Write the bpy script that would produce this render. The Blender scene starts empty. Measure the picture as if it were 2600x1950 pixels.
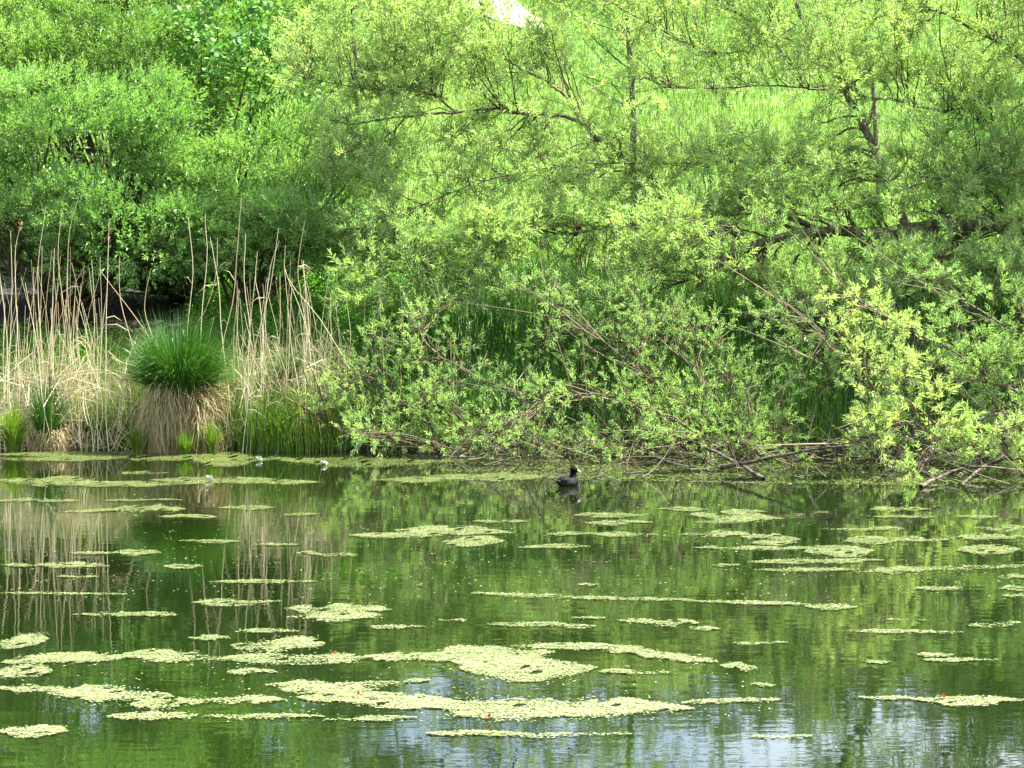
import bpy, bmesh, math
import numpy as np
from mathutils import Vector, Matrix

rng = np.random.default_rng(7)
scn = bpy.context.scene
COL = scn.collection
R = math.radians

# ------------------------------------------------------------------ camera, sky, sun, exposure
F, CX, CY = 7200.0, 1300.0, 975.0           # focal length and centre in photo pixels (2600 wide)
CAM_H, PITCH = 3.0, math.atan(365 / 7200.0)
cam_d = bpy.data.cameras.new('camera'); cam = bpy.data.objects.new('camera', cam_d); COL.objects.link(cam)
cam.location = (0, 0, CAM_H); cam.rotation_euler = (math.pi / 2 - PITCH, 0, 0)
cam_d.sensor_width = 36; cam_d.lens = 36 * F / 2600; cam_d.clip_end = 2000; cam_d.clip_start = 0.1
scn.camera = cam

SUN_EL, SUN_AZ = R(60), R(66)              # azimuth clockwise from +Y (view direction); from high on the right
w = bpy.data.worlds.new("World"); scn.world = w; w.use_nodes = True
nt = w.node_tree; bg = nt.nodes['Background']
sky = nt.nodes.new('ShaderNodeTexSky'); sky.sky_type = 'NISHITA'; sky.sun_disc = False
sky.sun_elevation = SUN_EL; sky.sun_rotation = SUN_AZ; sky.dust_density = 2.5; sky.air_density = 1.0
# thin white cloud over the blue
wtc = nt.nodes.new('ShaderNodeTexCoord'); wno = nt.nodes.new('ShaderNodeTexNoise'); wno.inputs['Scale'].default_value = 3.0; wno.inputs['Detail'].default_value = 6
nt.links.new(wtc.outputs['Generated'], wno.inputs['Vector'])
wrp = nt.nodes.new('ShaderNodeValToRGB'); wrp.color_ramp.elements[0].position = 0.42; wrp.color_ramp.elements[1].position = 0.62
nt.links.new(wno.outputs[0], wrp.inputs[0])
wmx = nt.nodes.new('ShaderNodeMix'); wmx.data_type = 'RGBA'; nt.links.new(wrp.outputs[0], wmx.inputs[0]); nt.links.new(sky.outputs[0], wmx.inputs[6]); wmx.inputs[7].default_value = (7.5, 7.8, 8.2, 1)
nt.links.new(wmx.outputs[2], bg.inputs[0]); bg.inputs[1].default_value = 0.062
sd = bpy.data.lights.new('sun', 'SUN'); sun = bpy.data.objects.new('sun', sd); COL.objects.link(sun)
sd.energy = 5.0; sd.angle = R(0.5); sd.color = (1.0, 0.95, 0.86)
sv = Vector((math.sin(SUN_AZ) * math.cos(SUN_EL), math.cos(SUN_AZ) * math.cos(SUN_EL), math.sin(SUN_EL)))
sun.rotation_euler = sv.to_track_quat('Z', 'Y').to_euler(); sun.location = (-20, -10, 40)
scn.view_settings.view_transform = 'Standard'; scn.view_settings.look = 'None'
scn.view_settings.gamma = 1.0; scn.view_settings.exposure = 2.78
try:
    scn.cycles.max_bounces = 12; scn.cycles.transmission_bounces = 8; scn.cycles.diffuse_bounces = 4
except Exception:
    pass

# ------------------------------------------------------------------ helpers
S = 2600 / 2212.0
_rot = np.array(cam.rotation_euler.to_matrix())
def U(ox, oy, Y):
    """point at distance Y along the view for a place seen at (ox, oy) on the 2212-wide view of the photograph"""
    r = _rot @ np.array([(ox * S - CX) / F, -(oy * S - CY) / F, -1.0])
    return np.array([0, 0, CAM_H]) + r * (Y / r[1])
def on_water(ox, oy, z=0.0):
    r = _rot @ np.array([(ox * S - CX) / F, -(oy * S - CY) / F, -1.0])
    return np.array([0, 0, CAM_H]) + r * ((z - CAM_H) / r[2])

def shore(x): return 40.1 - 0.085 * x + 0.22 * np.sin(x * 0.9 + 1) + 0.12 * np.sin(x * 2.3)
_ps = np.array([-60, -6, -2, -0.4, 0.0, 0.3, 1.0, 3.0, 5.0, 8.0, 14.0, 20.0, 64.0, 74.0, 200, 800])
_pz = np.array([-1.2, -1.2, -0.7, -0.15, 0.0, 0.12, 0.4, 1.1, 1.6, 2.1, 2.8, 3.7, 13.2, 14.0, 16.0, 20])
def gz(x, y):
    x = np.asarray(x, float); y = np.asarray(y, float)
    s = y - shore(np.clip(x, -14, 14))
    z = np.interp(s, _ps, _pz)
    z = z + np.where(s > 2, 0.12 * np.sin(x * 0.45 + y * 0.3) * np.clip((s - 2) / 6, 0, 1), 0)
    z = np.where(y < 12, np.maximum(z, np.interp(y, [-900, -5, 3, 9, 12], [3, 1.5, 1.35, -0.3, -1.2])), z)
    return z

def norm(a): return a / np.maximum(np.linalg.norm(a, axis=-1, keepdims=True), 1e-9)
def rand_dir(n):
    return norm(rng.normal(size=(n, 3)))

class MB:
    """collects verts, tris and quads (with one tint number per face)"""
    def __init__(s): s.v = []; s.f3 = []; s.f4 = []; s.t3 = []; s.t4 = []; s.n = 0
    def add(s, v, f3=None, f4=None, t3=None, t4=None):
        v = np.asarray(v, np.float32).reshape(-1, 3)
        if f3 is not None:
            f3 = np.asarray(f3, np.int64).reshape(-1, 3); s.f3.append(f3 + s.n)
            s.t3.append(np.broadcast_to(np.asarray(0.5 if t3 is None else t3, np.float32), (len(f3),)))
        if f4 is not None:
            f4 = np.asarray(f4, np.int64).reshape(-1, 4); s.f4.append(f4 + s.n)
            s.t4.append(np.broadcast_to(np.asarray(0.5 if t4 is None else t4, np.float32), (len(f4),)))
        s.v.append(v); s.n += len(v)
    def build(s, name, mat, parent=None, smooth=False, loc=None):
        V = np.concatenate(s.v)
        if loc is not None: V = V - np.asarray(loc, np.float32)
        f3 = np.concatenate(s.f3) if s.f3 else np.zeros((0, 3), np.int64)
        f4 = np.concatenate(s.f4) if s.f4 else np.zeros((0, 4), np.int64)
        me = bpy.data.meshes.new(name)
        me.vertices.add(len(V)); me.vertices.foreach_set('co', V.ravel())
        nl = f3.size + f4.size
        me.loops.add(nl); me.loops.foreach_set('vertex_index', np.concatenate([f3.ravel(), f4.ravel()]).astype(np.int32))
        np_ = len(f3) + len(f4)
        me.polygons.add(np_)
        me.polygons.foreach_set('loop_start', np.concatenate([np.arange(len(f3)) * 3, f3.size + np.arange(len(f4)) * 4]).astype(np.int32))
        me.polygons.foreach_set('use_smooth', np.full(np_, smooth))
        at = me.attributes.new('tint', 'FLOAT', 'FACE')
        at.data.foreach_set('value', np.concatenate(s.t3 + s.t4).astype(np.float32))
        me.update(calc_edges=True)
        me.materials.append(mat)
        o = bpy.data.objects.new(name, me); COL.objects.link(o)
        if parent is not None:
            o.parent = parent
        elif loc is not None: o.location = loc
        return o

def tag(o, label=None, cat=None, group=None, kind=None):
    if label: o['label'] = label
    if cat: o['category'] = cat
    if group: o['group'] = group
    if kind: o['kind'] = kind
    return o
def empty(name, loc, label, cat, group=None):
    o = bpy.data.objects.new(name, None); COL.objects.link(o); o.location = loc; o.empty_display_size = 0.2
    return tag(o, label, cat, group)

def tubes(mb, P, Rr, sides=3, tint=0.5):
    """P (N,K,3) paths with radii Rr (N,K)"""
    P = np.asarray(P, float); N, K, _ = P.shape; Rr = np.broadcast_to(np.asarray(Rr, float), (N, K))
    T = norm(np.gradient(P, axis=1))
    ref = np.where(np.abs(T[..., 2:3]) > 0.9, np.array([1.0, 0, 0]), np.array([0, 0, 1.0]))
    A = norm(np.cross(T, ref)); B = np.cross(T, A)
    ang = np.arange(sides) * 2 * math.pi / sides
    V = P[:, :, None, :] + Rr[:, :, None, None] * (np.cos(ang)[None, None, :, None] * A[:, :, None, :] + np.sin(ang)[None, None, :, None] * B[:, :, None, :])
    idx = np.arange(N * K * sides).reshape(N, K, sides); nx = np.roll(idx, -1, axis=2)
    f4 = np.stack([idx[:, :-1], nx[:, :-1], nx[:, 1:], idx[:, 1:]], -1).reshape(-1, 4)
    t = np.broadcast_to(np.asarray(tint, float).reshape(-1, 1, 1) if np.ndim(tint) else tint, (N, K - 1, sides)).ravel()
    mb.add(V, f4=f4, t4=t)

def ribbons(mb, P, W, side, tint=0.5):
    """flat blades: P (N,K,3), W (N,K) widths, side (N,3)"""
    N, K, _ = P.shape; W = np.broadcast_to(W, (N, K))
    L = P - side[:, None, :] * W[..., None] / 2; Rg = P + side[:, None, :] * W[..., None] / 2
    V = np.stack([L, Rg], 2)
    idx = np.arange(N * K * 2).reshape(N, K, 2)
    f4 = np.stack([idx[:, :-1, 0], idx[:, :-1, 1], idx[:, 1:, 1], idx[:, 1:, 0]], -1).reshape(-1, 4)
    t = np.broadcast_to(np.asarray(tint, float).reshape(-1, 1) if np.ndim(tint) else tint, (N, K - 1)).ravel()
    mb.add(V, f4=f4, t4=t)

def bez(a, b, c, t):
    t = np.asarray(t)[..., None]
    return (1 - t) ** 2 * a + 2 * t * (1 - t) * b + t ** 2 * c
def spline(pts, n):
    """Catmull-Rom through pts (m,d) -> n samples"""
    p = np.asarray(pts, float); p = np.vstack([2 * p[0] - p[1], p, 2 * p[-1] - p[-2]])
    m = len(p) - 3; u = np.linspace(0, m - 1e-6, n); i = u.astype(int); f = (u - i)[:, None]
    a, b, c, d = p[i], p[i + 1], p[i + 2], p[i + 3]
    return 0.5 * (2 * b + (c - a) * f + (2 * a - 5 * b + 4 * c - d) * f ** 2 + (3 * b - a - 3 * c + d) * f ** 3)

def leaves(mb, base, d, L, W, tint, droop=0.12, up=None):
    """lance leaves folded along the midrib: two triangles each"""
    N = len(base); d = norm(d)
    u = rand_dir(N) * 0.8 + np.array([0, 0, 1.0]) if up is None else up
    side = norm(np.cross(d, u)); n = np.cross(side, d)
    L = np.broadcast_to(L, (N,))[:, None]; W = np.broadcast_to(W, (N,))[:, None]
    mid = base + d * L * 0.42 + n * L * 0.04
    V = np.stack([base, mid + side * W / 2 + n * W * 0.18, base + d * L - n * L * droop, mid - side * W / 2 + n * W * 0.18], 1)
    i = np.arange(N * 4).reshape(N, 4)
    f = np.concatenate([i[:, [0, 1, 2]], i[:, [0, 2, 3]]])
    mb.add(V, f3=f, t3=np.concatenate([tint, tint]))

def leafy(mb, A, B, C, n, L, W, tint, t0=0.15, spread=(1.15, 0.35), up=0.0):
    """n leaves spiralling along each quadratic shoot A-B-C"""
    N = len(A); t = np.linspace(t0, 1.0, n)[None, :] + rng.uniform(-0.5, 0.5, (N, n)) * (1 - t0) / n
    t = np.clip(t, 0, 1)
    P = bez(A[:, None], B[:, None], C[:, None], t)
    T = norm(2 * (1 - t)[..., None] * (B - A)[:, None] + 2 * t[..., None] * (C - B)[:, None])
    ref = rand_dir(N)[:, None, :]
    a = norm(np.cross(T, np.broadcast_to(ref, T.shape))); b = np.cross(T, a)
    ph = np.arange(n)[None, :] * 2.4 + rng.uniform(0, 6.28, (N, 1)) + rng.normal(0, 0.3, (N, n))
    rad = np.cos(ph)[..., None] * a + np.sin(ph)[..., None] * b
    ang = spread[0] + (spread[1] - spread[0]) * t + rng.normal(0, 0.12, t.shape)
    D = np.cos(ang)[..., None] * T + np.sin(ang)[..., None] * rad
    D[..., 2] += up
    sz = rng.uniform(0.75, 1.2, t.shape) * (1 - 0.35 * np.clip(t - 0.75, 0, 1) / 0.25)
    tt = np.clip(np.broadcast_to(np.asarray(tint).reshape(-1, 1), t.shape) + rng.normal(0, 0.12, t.shape) + 0.15 * (t - 0.5), 0, 1)
    leaves(mb, P.reshape(-1, 3), D.reshape(-1, 3), (L * sz).ravel(), (W * sz).ravel(), tt.ravel())

# ------------------------------------------------------------------ materials
def new_mat(name):
    m = bpy.data.materials.new(name); m.use_nodes = True
    n = m.node_tree; b = n.nodes['Principled BSDF']
    return m, n, b
def ramp(n, cols):
    r = n.nodes.new('ShaderNodeValToRGB'); e = r.color_ramp.elements
    while len(e) < len(cols): e.new(0.5)
    for k, (p, c) in enumerate(cols):
        e[k].position = p; e[k].color = (*c, 1)
    return r
def leaf_mat(name, cols, trans=0.35, rough=0.45, spec=0.35, under=None, trans_gain=(1.3, 1.25, 0.7)):
    m, n, b = new_mat(name)
    at = n.nodes.new('ShaderNodeAttribute'); at.attribute_name = 'tint'
    r = ramp(n, cols); n.links.new(at.outputs['Fac'], r.inputs[0])
    col = r.outputs[0]
    if under:
        g = n.nodes.new('ShaderNodeNewGeometry'); mx = n.nodes.new('ShaderNodeMix'); mx.data_type = 'RGBA'
        n.links.new(g.outputs['Backfacing'], mx.inputs[0]); n.links.new(col, mx.inputs[6]); mx.inputs[7].default_value = (*under, 1)
        col2 = mx.outputs[2]
    else: col2 = col
    n.links.new(col2, b.inputs['Base Color']); b.inputs['Roughness'].default_value = rough
    b.inputs['Specular IOR Level'].default_value = spec
    if trans > 0:
        tr = n.nodes.new('ShaderNodeBsdfTranslucent')
        mm = n.nodes.new('ShaderNodeMix'); mm.data_type = 'RGBA'; mm.blend_type = 'MULTIPLY'; mm.inputs[0].default_value = 1
        n.links.new(col, mm.inputs[6]); mm.inputs[7].default_value = (*trans_gain, 1)
        n.links.new(mm.outputs[2], tr.inputs[0])
        ms = n.nodes.new('ShaderNodeMixShader'); ms.inputs[0].default_value = trans
        n.links.new(b.outputs[0], ms.inputs[1]); n.links.new(tr.outputs[0], ms.inputs[2])
        n.links.new(ms.outputs[0], n.nodes['Material Output'].inputs[0])
    return m
def noise_mat(name, cols, scale=8, rough=0.9, detail=6, bump=0.0, stretch=None, spec=0.2):
    m, n, b = new_mat(name)
    tc = n.nodes.new('ShaderNodeTexCoord'); mp = n.nodes.new('ShaderNodeMapping')
    if stretch: mp.inputs['Scale'].default_value = stretch
    n.links.new(tc.outputs['Object'], mp.inputs[0])
    no = n.nodes.new('ShaderNodeTexNoise'); no.inputs['Scale'].default_value = scale; no.inputs['Detail'].default_value = detail
    n.links.new(mp.outputs[0], no.inputs['Vector'])
    r = ramp(n, cols); n.links.new(no.outputs[0], r.inputs[0]); n.links.new(r.outputs[0], b.inputs['Base Color'])
    b.inputs['Roughness'].default_value = rough; b.inputs['Specular IOR Level'].default_value = spec
    if bump:
        bp = n.nodes.new('ShaderNodeBump'); bp.inputs['Distance'].default_value = bump
        n.links.new(no.outputs[0], bp.inputs['Height']); n.links.new(bp.outputs[0], b.inputs['Normal'])
    return m

M_WILLOW = leaf_mat('willow_leaf', [(0, (0.07, 0.155, 0.03)), (0.5, (0.195, 0.335, 0.08)), (1, (0.38, 0.49, 0.155))], 0.34, 0.45, 0.38, under=(0.27, 0.40, 0.17), trans_gain=(1.2, 1.22, 0.8))
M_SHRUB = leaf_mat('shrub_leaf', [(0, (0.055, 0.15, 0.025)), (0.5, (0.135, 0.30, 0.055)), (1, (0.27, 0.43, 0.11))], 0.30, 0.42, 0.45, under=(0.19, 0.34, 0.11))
M_YSHRUB = leaf_mat('yellow_green_leaf', [(0, (0.08, 0.175, 0.03)), (0.5, (0.15, 0.29, 0.065)), (1, (0.25, 0.40, 0.12))], 0.34)
M_ALDER = leaf_mat('round_leaf', [(0, (0.035, 0.12, 0.015)), (0.5, (0.08, 0.22, 0.03)), (1, (0.16, 0.33, 0.06))], 0.35, 0.6, 0.25)
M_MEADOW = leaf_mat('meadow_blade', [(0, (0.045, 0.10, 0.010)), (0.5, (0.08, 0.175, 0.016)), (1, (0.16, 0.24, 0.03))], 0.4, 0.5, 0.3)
M_HERB = leaf_mat('herb_leaf', [(0, (0.04, 0.14, 0.015)), (0.5, (0.09, 0.26, 0.025)), (1, (0.17, 0.36, 0.05))], 0.35, 0.5, 0.3)
M_BANK_SHADE = leaf_mat('shaded_bank_blade', [(0, (0.015, 0.055, 0.006)), (0.5, (0.035, 0.115, 0.012)), (1, (0.08, 0.18, 0.028))], 0.3, 0.5, 0.3)  # blade greens darkened to paint in the shade beneath the willows
M_SEDGE = leaf_mat('sedge_leaf', [(0, (0.015, 0.06, 0.008)), (0.5, (0.035, 0.12, 0.012)), (1, (0.12, 0.2, 0.03))], 0.25, 0.45, 0.35)
M_STRAW = leaf_mat('dry_straw', [(0, (0.13, 0.075, 0.03)), (0.5, (0.30, 0.22, 0.10)), (1, (0.50, 0.43, 0.25))], 0.15, 0.6, 0.3, trans_gain=(1, 1, 1))
M_REED = leaf_mat('dry_reed', [(0, (0.22, 0.14, 0.07)), (0.5, (0.42, 0.34, 0.19)), (1, (0.60, 0.54, 0.36))], 0.0, 0.5, 0.4)
M_PLUME = noise_mat('reed_plume', [(0.3, (0.22, 0.11, 0.06)), (0.7, (0.4, 0.26, 0.16))], 60)
M_BARK = noise_mat('willow_bark', [(0.3, (0.035, 0.028, 0.02)), (0.5, (0.10, 0.085, 0.06)), (0.62, (0.17, 0.155, 0.12)), (0.75, (0.16, 0.15, 0.05))], 14, bump=0.02)
M_TWIG = leaf_mat('twig_bark', [(0, (0.035, 0.028, 0.018)), (0.5, (0.07, 0.056, 0.028)), (1, (0.14, 0.12, 0.045))], 0, 0.7, 0.2)
M_LICHEN = noise_mat('lichen_bark', [(0.35, (0.022, 0.018, 0.013)), (0.5, (0.05, 0.044, 0.033)), (0.6, (0.09, 0.082, 0.065)), (0.7, (0.13, 0.09, 0.02))], 9, bump=0.01)
M_DUCK = leaf_mat('duckweed', [(0, (0.035, 0.045, 0.008)), (0.35, (0.075, 0.11, 0.022)), (0.65, (0.12, 0.16, 0.045)), (1, (0.20, 0.215, 0.09))], 0.0, 0.3, 0.5)
M_PATH = noise_mat('gravel', [(0.3, (0.22, 0.20, 0.18)), (0.5, (0.34, 0.31, 0.29)), (0.7, (0.42, 0.39, 0.37))], 3.5)
M_SHADED_SOIL_COL = (0.014, 0.011, 0.007)  # bare earth and mud, darkened to stand in for shade under scrub
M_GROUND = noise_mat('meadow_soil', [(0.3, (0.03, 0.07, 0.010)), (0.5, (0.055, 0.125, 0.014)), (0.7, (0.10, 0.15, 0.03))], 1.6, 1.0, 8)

def bare_shaded_soil(m):
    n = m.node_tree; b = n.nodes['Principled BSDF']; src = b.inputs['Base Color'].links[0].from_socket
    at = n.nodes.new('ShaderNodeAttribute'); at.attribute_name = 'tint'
    mx = n.nodes.new('ShaderNodeMix'); mx.data_type = 'RGBA'; n.links.new(at.outputs['Fac'], mx.inputs[0]); n.links.new(src, mx.inputs[6]); mx.inputs[7].default_value = (*M_SHADED_SOIL_COL, 1)
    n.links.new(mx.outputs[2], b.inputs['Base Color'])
bare_shaded_soil(M_GROUND)

# ------------------------------------------------------------------ ground, path and water
def build_ground():
    xs = np.unique(np.concatenate([np.linspace(-900, -40, 14), np.linspace(-40, 40, 161), np.linspace(40, 900, 14)]))
    ys = np.unique(np.concatenate([np.linspace(-300, -10, 8), np.linspace(-10, 36, 30), np.linspace(36, 62, 105), np.linspace(62, 120, 60), np.linspace(120, 900, 14)]))
    X, Y = np.meshgrid(xs, ys); Z = gz(X, Y)
    V = np.stack([X, Y, Z], -1).reshape(-1, 3); nx = len(xs)
    i = (np.arange(len(ys) - 1)[:, None] * nx + np.arange(nx - 1)[None]).ravel()
    f4 = np.stack([i, i + 1, i + nx + 1, i + nx], -1); c = V[f4].mean(1); s = c[:, 1] - shore(np.clip(c[:, 0], -14, 14))
    bare = np.where(((s > 2.2) & (s < 18) & (c[:, 0] < -1.8)) | ((s < 0.45) & (s > -2)), 1.0, 0.0)  # bare earth under scrub, doubling as its painted shade, and waterline mud
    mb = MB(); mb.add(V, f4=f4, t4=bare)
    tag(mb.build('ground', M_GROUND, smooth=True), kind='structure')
build_ground()

def build_path():
    def G(ox, oy):                       # the meadow point seen there
        a = np.array([0, 0, CAM_H]); d = U(ox, oy, 1.0) - a
        for y in np.arange(50, 140, 0.1):
            p = a + d * y
            if p[2] <= gz(p[0], p[1]): return p
        return p
    pts = [G(1010, -70), G(1045, -10), G(1085, 26), G(1130, 52), G(1165, 66)]
    c = spline(np.array(pts)[:, :2], 80); t = norm(np.gradient(c, axis=0)); nrm = np.stack([-t[:, 1], t[:, 0]], -1)
    wd = np.interp(np.linspace(0, 1, 80), [0, 0.4, 0.8, 1], [2.0, 1.8, 1.2, 0.3])[:, None]
    mb = MB(); rows = []
    for k in np.linspace(-0.5, 0.5, 6):
        q = c + nrm * wd * k; rows.append(np.column_stack([q, gz(q[:, 0], q[:, 1]) + 0.05]))
    V = np.stack(rows, 1); idx = np.arange(80 * 6).reshape(80, 6)
    mb.add(V, f4=np.stack([idx[:-1, :-1], idx[:-1, 1:], idx[1:, 1:], idx[1:, :-1]], -1).reshape(-1, 4))
    tag(mb.build('path', M_PATH, smooth=True), kind='structure')
build_path()

def build_water():
    m, n, b = new_mat('pond_water')
    b.inputs['Base Color'].default_value = (0.004, 0.008, 0.0015, 1); b.inputs['Roughness'].default_value = 0.015
    b.inputs['IOR'].default_value = 1.333; b.inputs['Specular IOR Level'].default_value = 0.5
    tc = n.nodes.new('ShaderNodeTexCoord'); last = None
    for sc, sx, dist in ((1.6, 0.45, 0.0018), (7.0, 0.5, 0.0007)):
        mp = n.nodes.new('ShaderNodeMapping'); mp.inputs['Scale'].default_value = (sx, 1, 1)
        n.links.new(tc.outputs['Object'], mp.inputs[0])
        no = n.nodes.new('ShaderNodeTexNoise'); no.inputs['Scale'].default_value = sc; no.inputs['Detail'].default_value = 2
        n.links.new(mp.outputs[0], no.inputs['Vector'])
        bp = n.nodes.new('ShaderNodeBump'); bp.inputs['Distance'].default_value = dist; bp.inputs['Strength'].default_value = 1
        n.links.new(no.outputs[0], bp.inputs['Height'])
        if last: n.links.new(last.outputs[0], bp.inputs['Normal'])
        last = bp
    n.links.new(last.outputs[0], b.inputs['Normal'])
    mb = MB(); mb.add([(-60, 2, 0), (60, 2, 0), (60, 46, 0), (-60, 46, 0)], f4=[(0, 1, 2, 3)])
    tag(mb.build('water', m), kind='structure')
build_water()

# ------------------------------------------------------------------ grasses and herbs (uncountable)
def grass(name, n, sampler, h, wd, mat, lean=0.35, K=4, tint=(0.5, 0.2), label='', cat='grass', clump=0):
    x, y = sampler(n); n = len(x)
    if clump:
        k = rng.integers(0, clump, n); x = x[k] + rng.normal(0, 0.07, n); y = y[k] + rng.normal(0, 0.07, n)
    z = gz(x, y); ok = z > -0.05; x, y, z = x[ok], y[ok], z[ok]; n = len(x)
    a = rng.uniform(0, 6.28, n); hh = rng.uniform(h[0], h[1], n); le = np.abs(rng.normal(0, lean, n)) * hh
    t = np.linspace(0, 1, K)[None, :]
    P = np.stack([x[:, None] + np.cos(a)[:, None] * le[:, None] * t ** 2, y[:, None] + np.sin(a)[:, None] * le[:, None] * t ** 2,
                  z[:, None] - 0.02 + hh[:, None] * (t - 0.25 * np.clip(lean, 0, 1) * t ** 3)], -1)
    W = rng.uniform(wd[0], wd[1], n)[:, None] * (1 - 0.93 * t ** 1.5)
    b = rng.uniform(0, 3.14, n)
    side = np.stack([np.cos(b), np.sin(b) * 0.5, 0 * b], -1)
    patch = 0.2 * np.sin(x * 0.8 + 1.3 * np.sin(y * 0.5)) * np.sin(y * 0.6) + 0.15 * np.sin(x * 2.9 + y) * np.sin(y * 1.7 - x * 0.6)
    mb = MB(); ribbons(mb, P, W, norm(side), np.clip(rng.normal(tint[0], tint[1], n) + patch, 0, 1))
    return tag(mb.build(name, mat), label, cat, kind='stuff')
def wedge(y0, y1, k=0.2):
    def f(n):
        y = rng.uniform(y0, y1, n); x = rng.uniform(-1, 1, n) * y * k; ok = (x > -1.8) | (y > 60); return x[ok], y[ok]
    return f
grass('meadow_grass', 190000, wedge(46, 108), (0.12, 0.40), (0.011, 0.024), M_MEADOW, 0.6, label='bright sunlit meadow grass covering the slope behind the willows')
def bank(x0, x1, s0, s1):
    def f(n):
        x = rng.uniform(x0, x1, n); return x, shore(x) + rng.uniform(s0, s1, n)
    return f
def bank2(n):
    x = rng.uniform(-8, 8.5, n); s = np.where(x < -1.6, rng.uniform(0.1, 2.6, n), rng.uniform(0.2, 8, n)); return x, shore(x) + s
grass('bank_grass', 30000, bank2, (0.35, 0.95), (0.008, 0.018), M_BANK_SHADE, 0.4, 5, (0.25, 0.2), label='lush tall green grass growing along the pond bank', clump=6000)
grass('reed_shoots', 2400, bank(-7.6, 8, -0.05, 2.6), (0.5, 1.15), (0.016, 0.032), M_BANK_SHADE, 0.15, 5, (0.5, 0.2), label='young broad green reed blades sprouting at the waterline', cat='reeds')

grass('reed_bed_grass', 16000, bank(-7.8, -2.4, -0.05, 2.4), (0.3, 1.05), (0.007, 0.016), M_MEADOW, 0.35, 5, (0.55, 0.2), label='fresh green grass growing up through the dry reeds')
grass('dry_grass', 9000, wedge(50, 106), (0.35, 0.65), (0.008, 0.014), M_STRAW, 0.5, 4, (0.55, 0.2), label='sparse dry seed stems standing among the meadow grass')

def herbs(name, n, sampler, h, L, label):
    x, y = sampler(n); n = len(x); z = gz(x, y); A = np.stack([x, y, z], -1)
    hh = rng.uniform(h[0], h[1], n); C = A + np.stack([rng.normal(0, 0.12, n), rng.normal(0, 0.12, n), hh], -1); B = (A + C) / 2 + rng.normal(0, 0.05, (n, 3))
    mb = MB(); leafy(mb, A, B, C, 16, L, L * 0.45, rng.normal(0.5, 0.2, n), 0.2, (1.4, 0.9))
    tubes(mb, np.stack([A, B, C], 1), 0.004, 3, 0.2)
    tag(mb.build(name, M_HERB), label, 'herbs', kind='stuff')
def nettles(n):
    x, y = bank(-8.2, -1.0, 1.6, 8.5)(n); ok = (y - shore(x) < 2.8) | (x > -5.0); return x[ok], y[ok]
herbs('nettle_bed', 6500, nettles, (0.3, 0.8), 0.09, 'dark leafy nettle bed under the edge of the willow scrub')

# ------------------------------------------------------------------ shrubs
def shrub(name, label, foot, mounds, lump_r, dens, n_leaf, L, W, mat, seed, tint=0.5, cat='shrub', up=0.55, stems=26, group=None, shoot=(0.20, 0.40), leaf_fn=None, per=64):
    global rng
    rng = np.random.default_rng(seed)
    foot = np.array([foot[0], foot[1], float(gz(foot[0], foot[1]))])
    root = empty(name, foot, label, cat, group)
    mb, st, wd = MB(), MB(), MB()
    for (c, r) in mounds:
        c = np.asarray(c, float); r = np.asarray(r, float)
        area = 2.6 * (r[0] * r[2] + r[0] * r[1] + r[1] * r[2]); nl = max(4, int(area * dens / (lump_r ** 2)))
        d = rand_dir(nl * 3); keep = (d[:, 1] < 0.35 + 0.5 * rng.random(len(d))) & (d[:, 2] > -0.75); d = d[keep][:nl]; nl = len(d)
        LC = c + d * r * rng.uniform(0.62, 1.1, (nl, 1)); lr = lump_r * rng.uniform(0.6, 1.45, nl)
        ltint = rng.normal(tint, 0.16, nl)
        ns = int(per)
        q = rand_dir(nl * ns).reshape(nl, ns, 3); q = norm(q + 0.6 * d[:, None] + np.array([0, 0, up * 1.3]))
        B0 = LC[:, None] + q * (lr[:, None] * rng.uniform(0.55, 1.0, (nl, ns)))[..., None] * np.array([1.25, 1.25, 0.75])
        ax = norm(q * 0.8 + 0.35 * d[:, None] + np.array([0, 0, up * 0.8]) + 0.35 * rng.normal(size=q.shape))
        ln = rng.uniform(shoot[0], shoot[1], (nl, ns))[..., None]
        A = B0.reshape(-1, 3); C = (B0 + ax * ln).reshape(-1, 3); Bm = (A + C) / 2 + rng.normal(0, 0.03, A.shape)
        tt = np.repeat(ltint, ns)
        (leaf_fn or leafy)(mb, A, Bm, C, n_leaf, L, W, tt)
        tubes(wd, np.stack([A, Bm, C], 1), np.array([[0.004, 0.003, 0.001]]), 3, 0.4)
        # inner shoots so that the inside is not empty
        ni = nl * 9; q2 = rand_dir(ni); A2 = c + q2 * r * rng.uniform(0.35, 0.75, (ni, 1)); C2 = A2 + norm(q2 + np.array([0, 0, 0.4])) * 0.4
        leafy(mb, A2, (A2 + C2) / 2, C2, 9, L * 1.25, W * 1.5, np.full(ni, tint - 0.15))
        k = rng.choice(nl, min(stems, nl), replace=False); E = LC[k]
        mid = foot * 0.45 + E * 0.55 + np.array([0, 0, 0.35]) + rng.normal(0, 0.15, E.shape)
        s0 = foot + rng.normal(0, 0.18, E.shape) * np.array([1, 1, 0])
        t = np.linspace(0, 1, 7); P = bez(s0[:, None], mid[:, None], E[:, None], np.broadcast_to(t, (len(E), 7)))
        P[:, 1:-1] += rng.normal(0, 0.04, P[:, 1:-1].shape)
        tubes(st, P, np.interp(t, [0, 1], [0.035, 0.008])[None] * rng.uniform(0.6, 1.3, (len(E), 1)), 5, 0.35)
    for m_, nm, mt in ((st, 'stems', M_TWIG), (wd, 'twigs', M_TWIG), (mb, 'foliage', mat)):
        m_.build(nm, mt, root, loc=foot)
    return root

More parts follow.
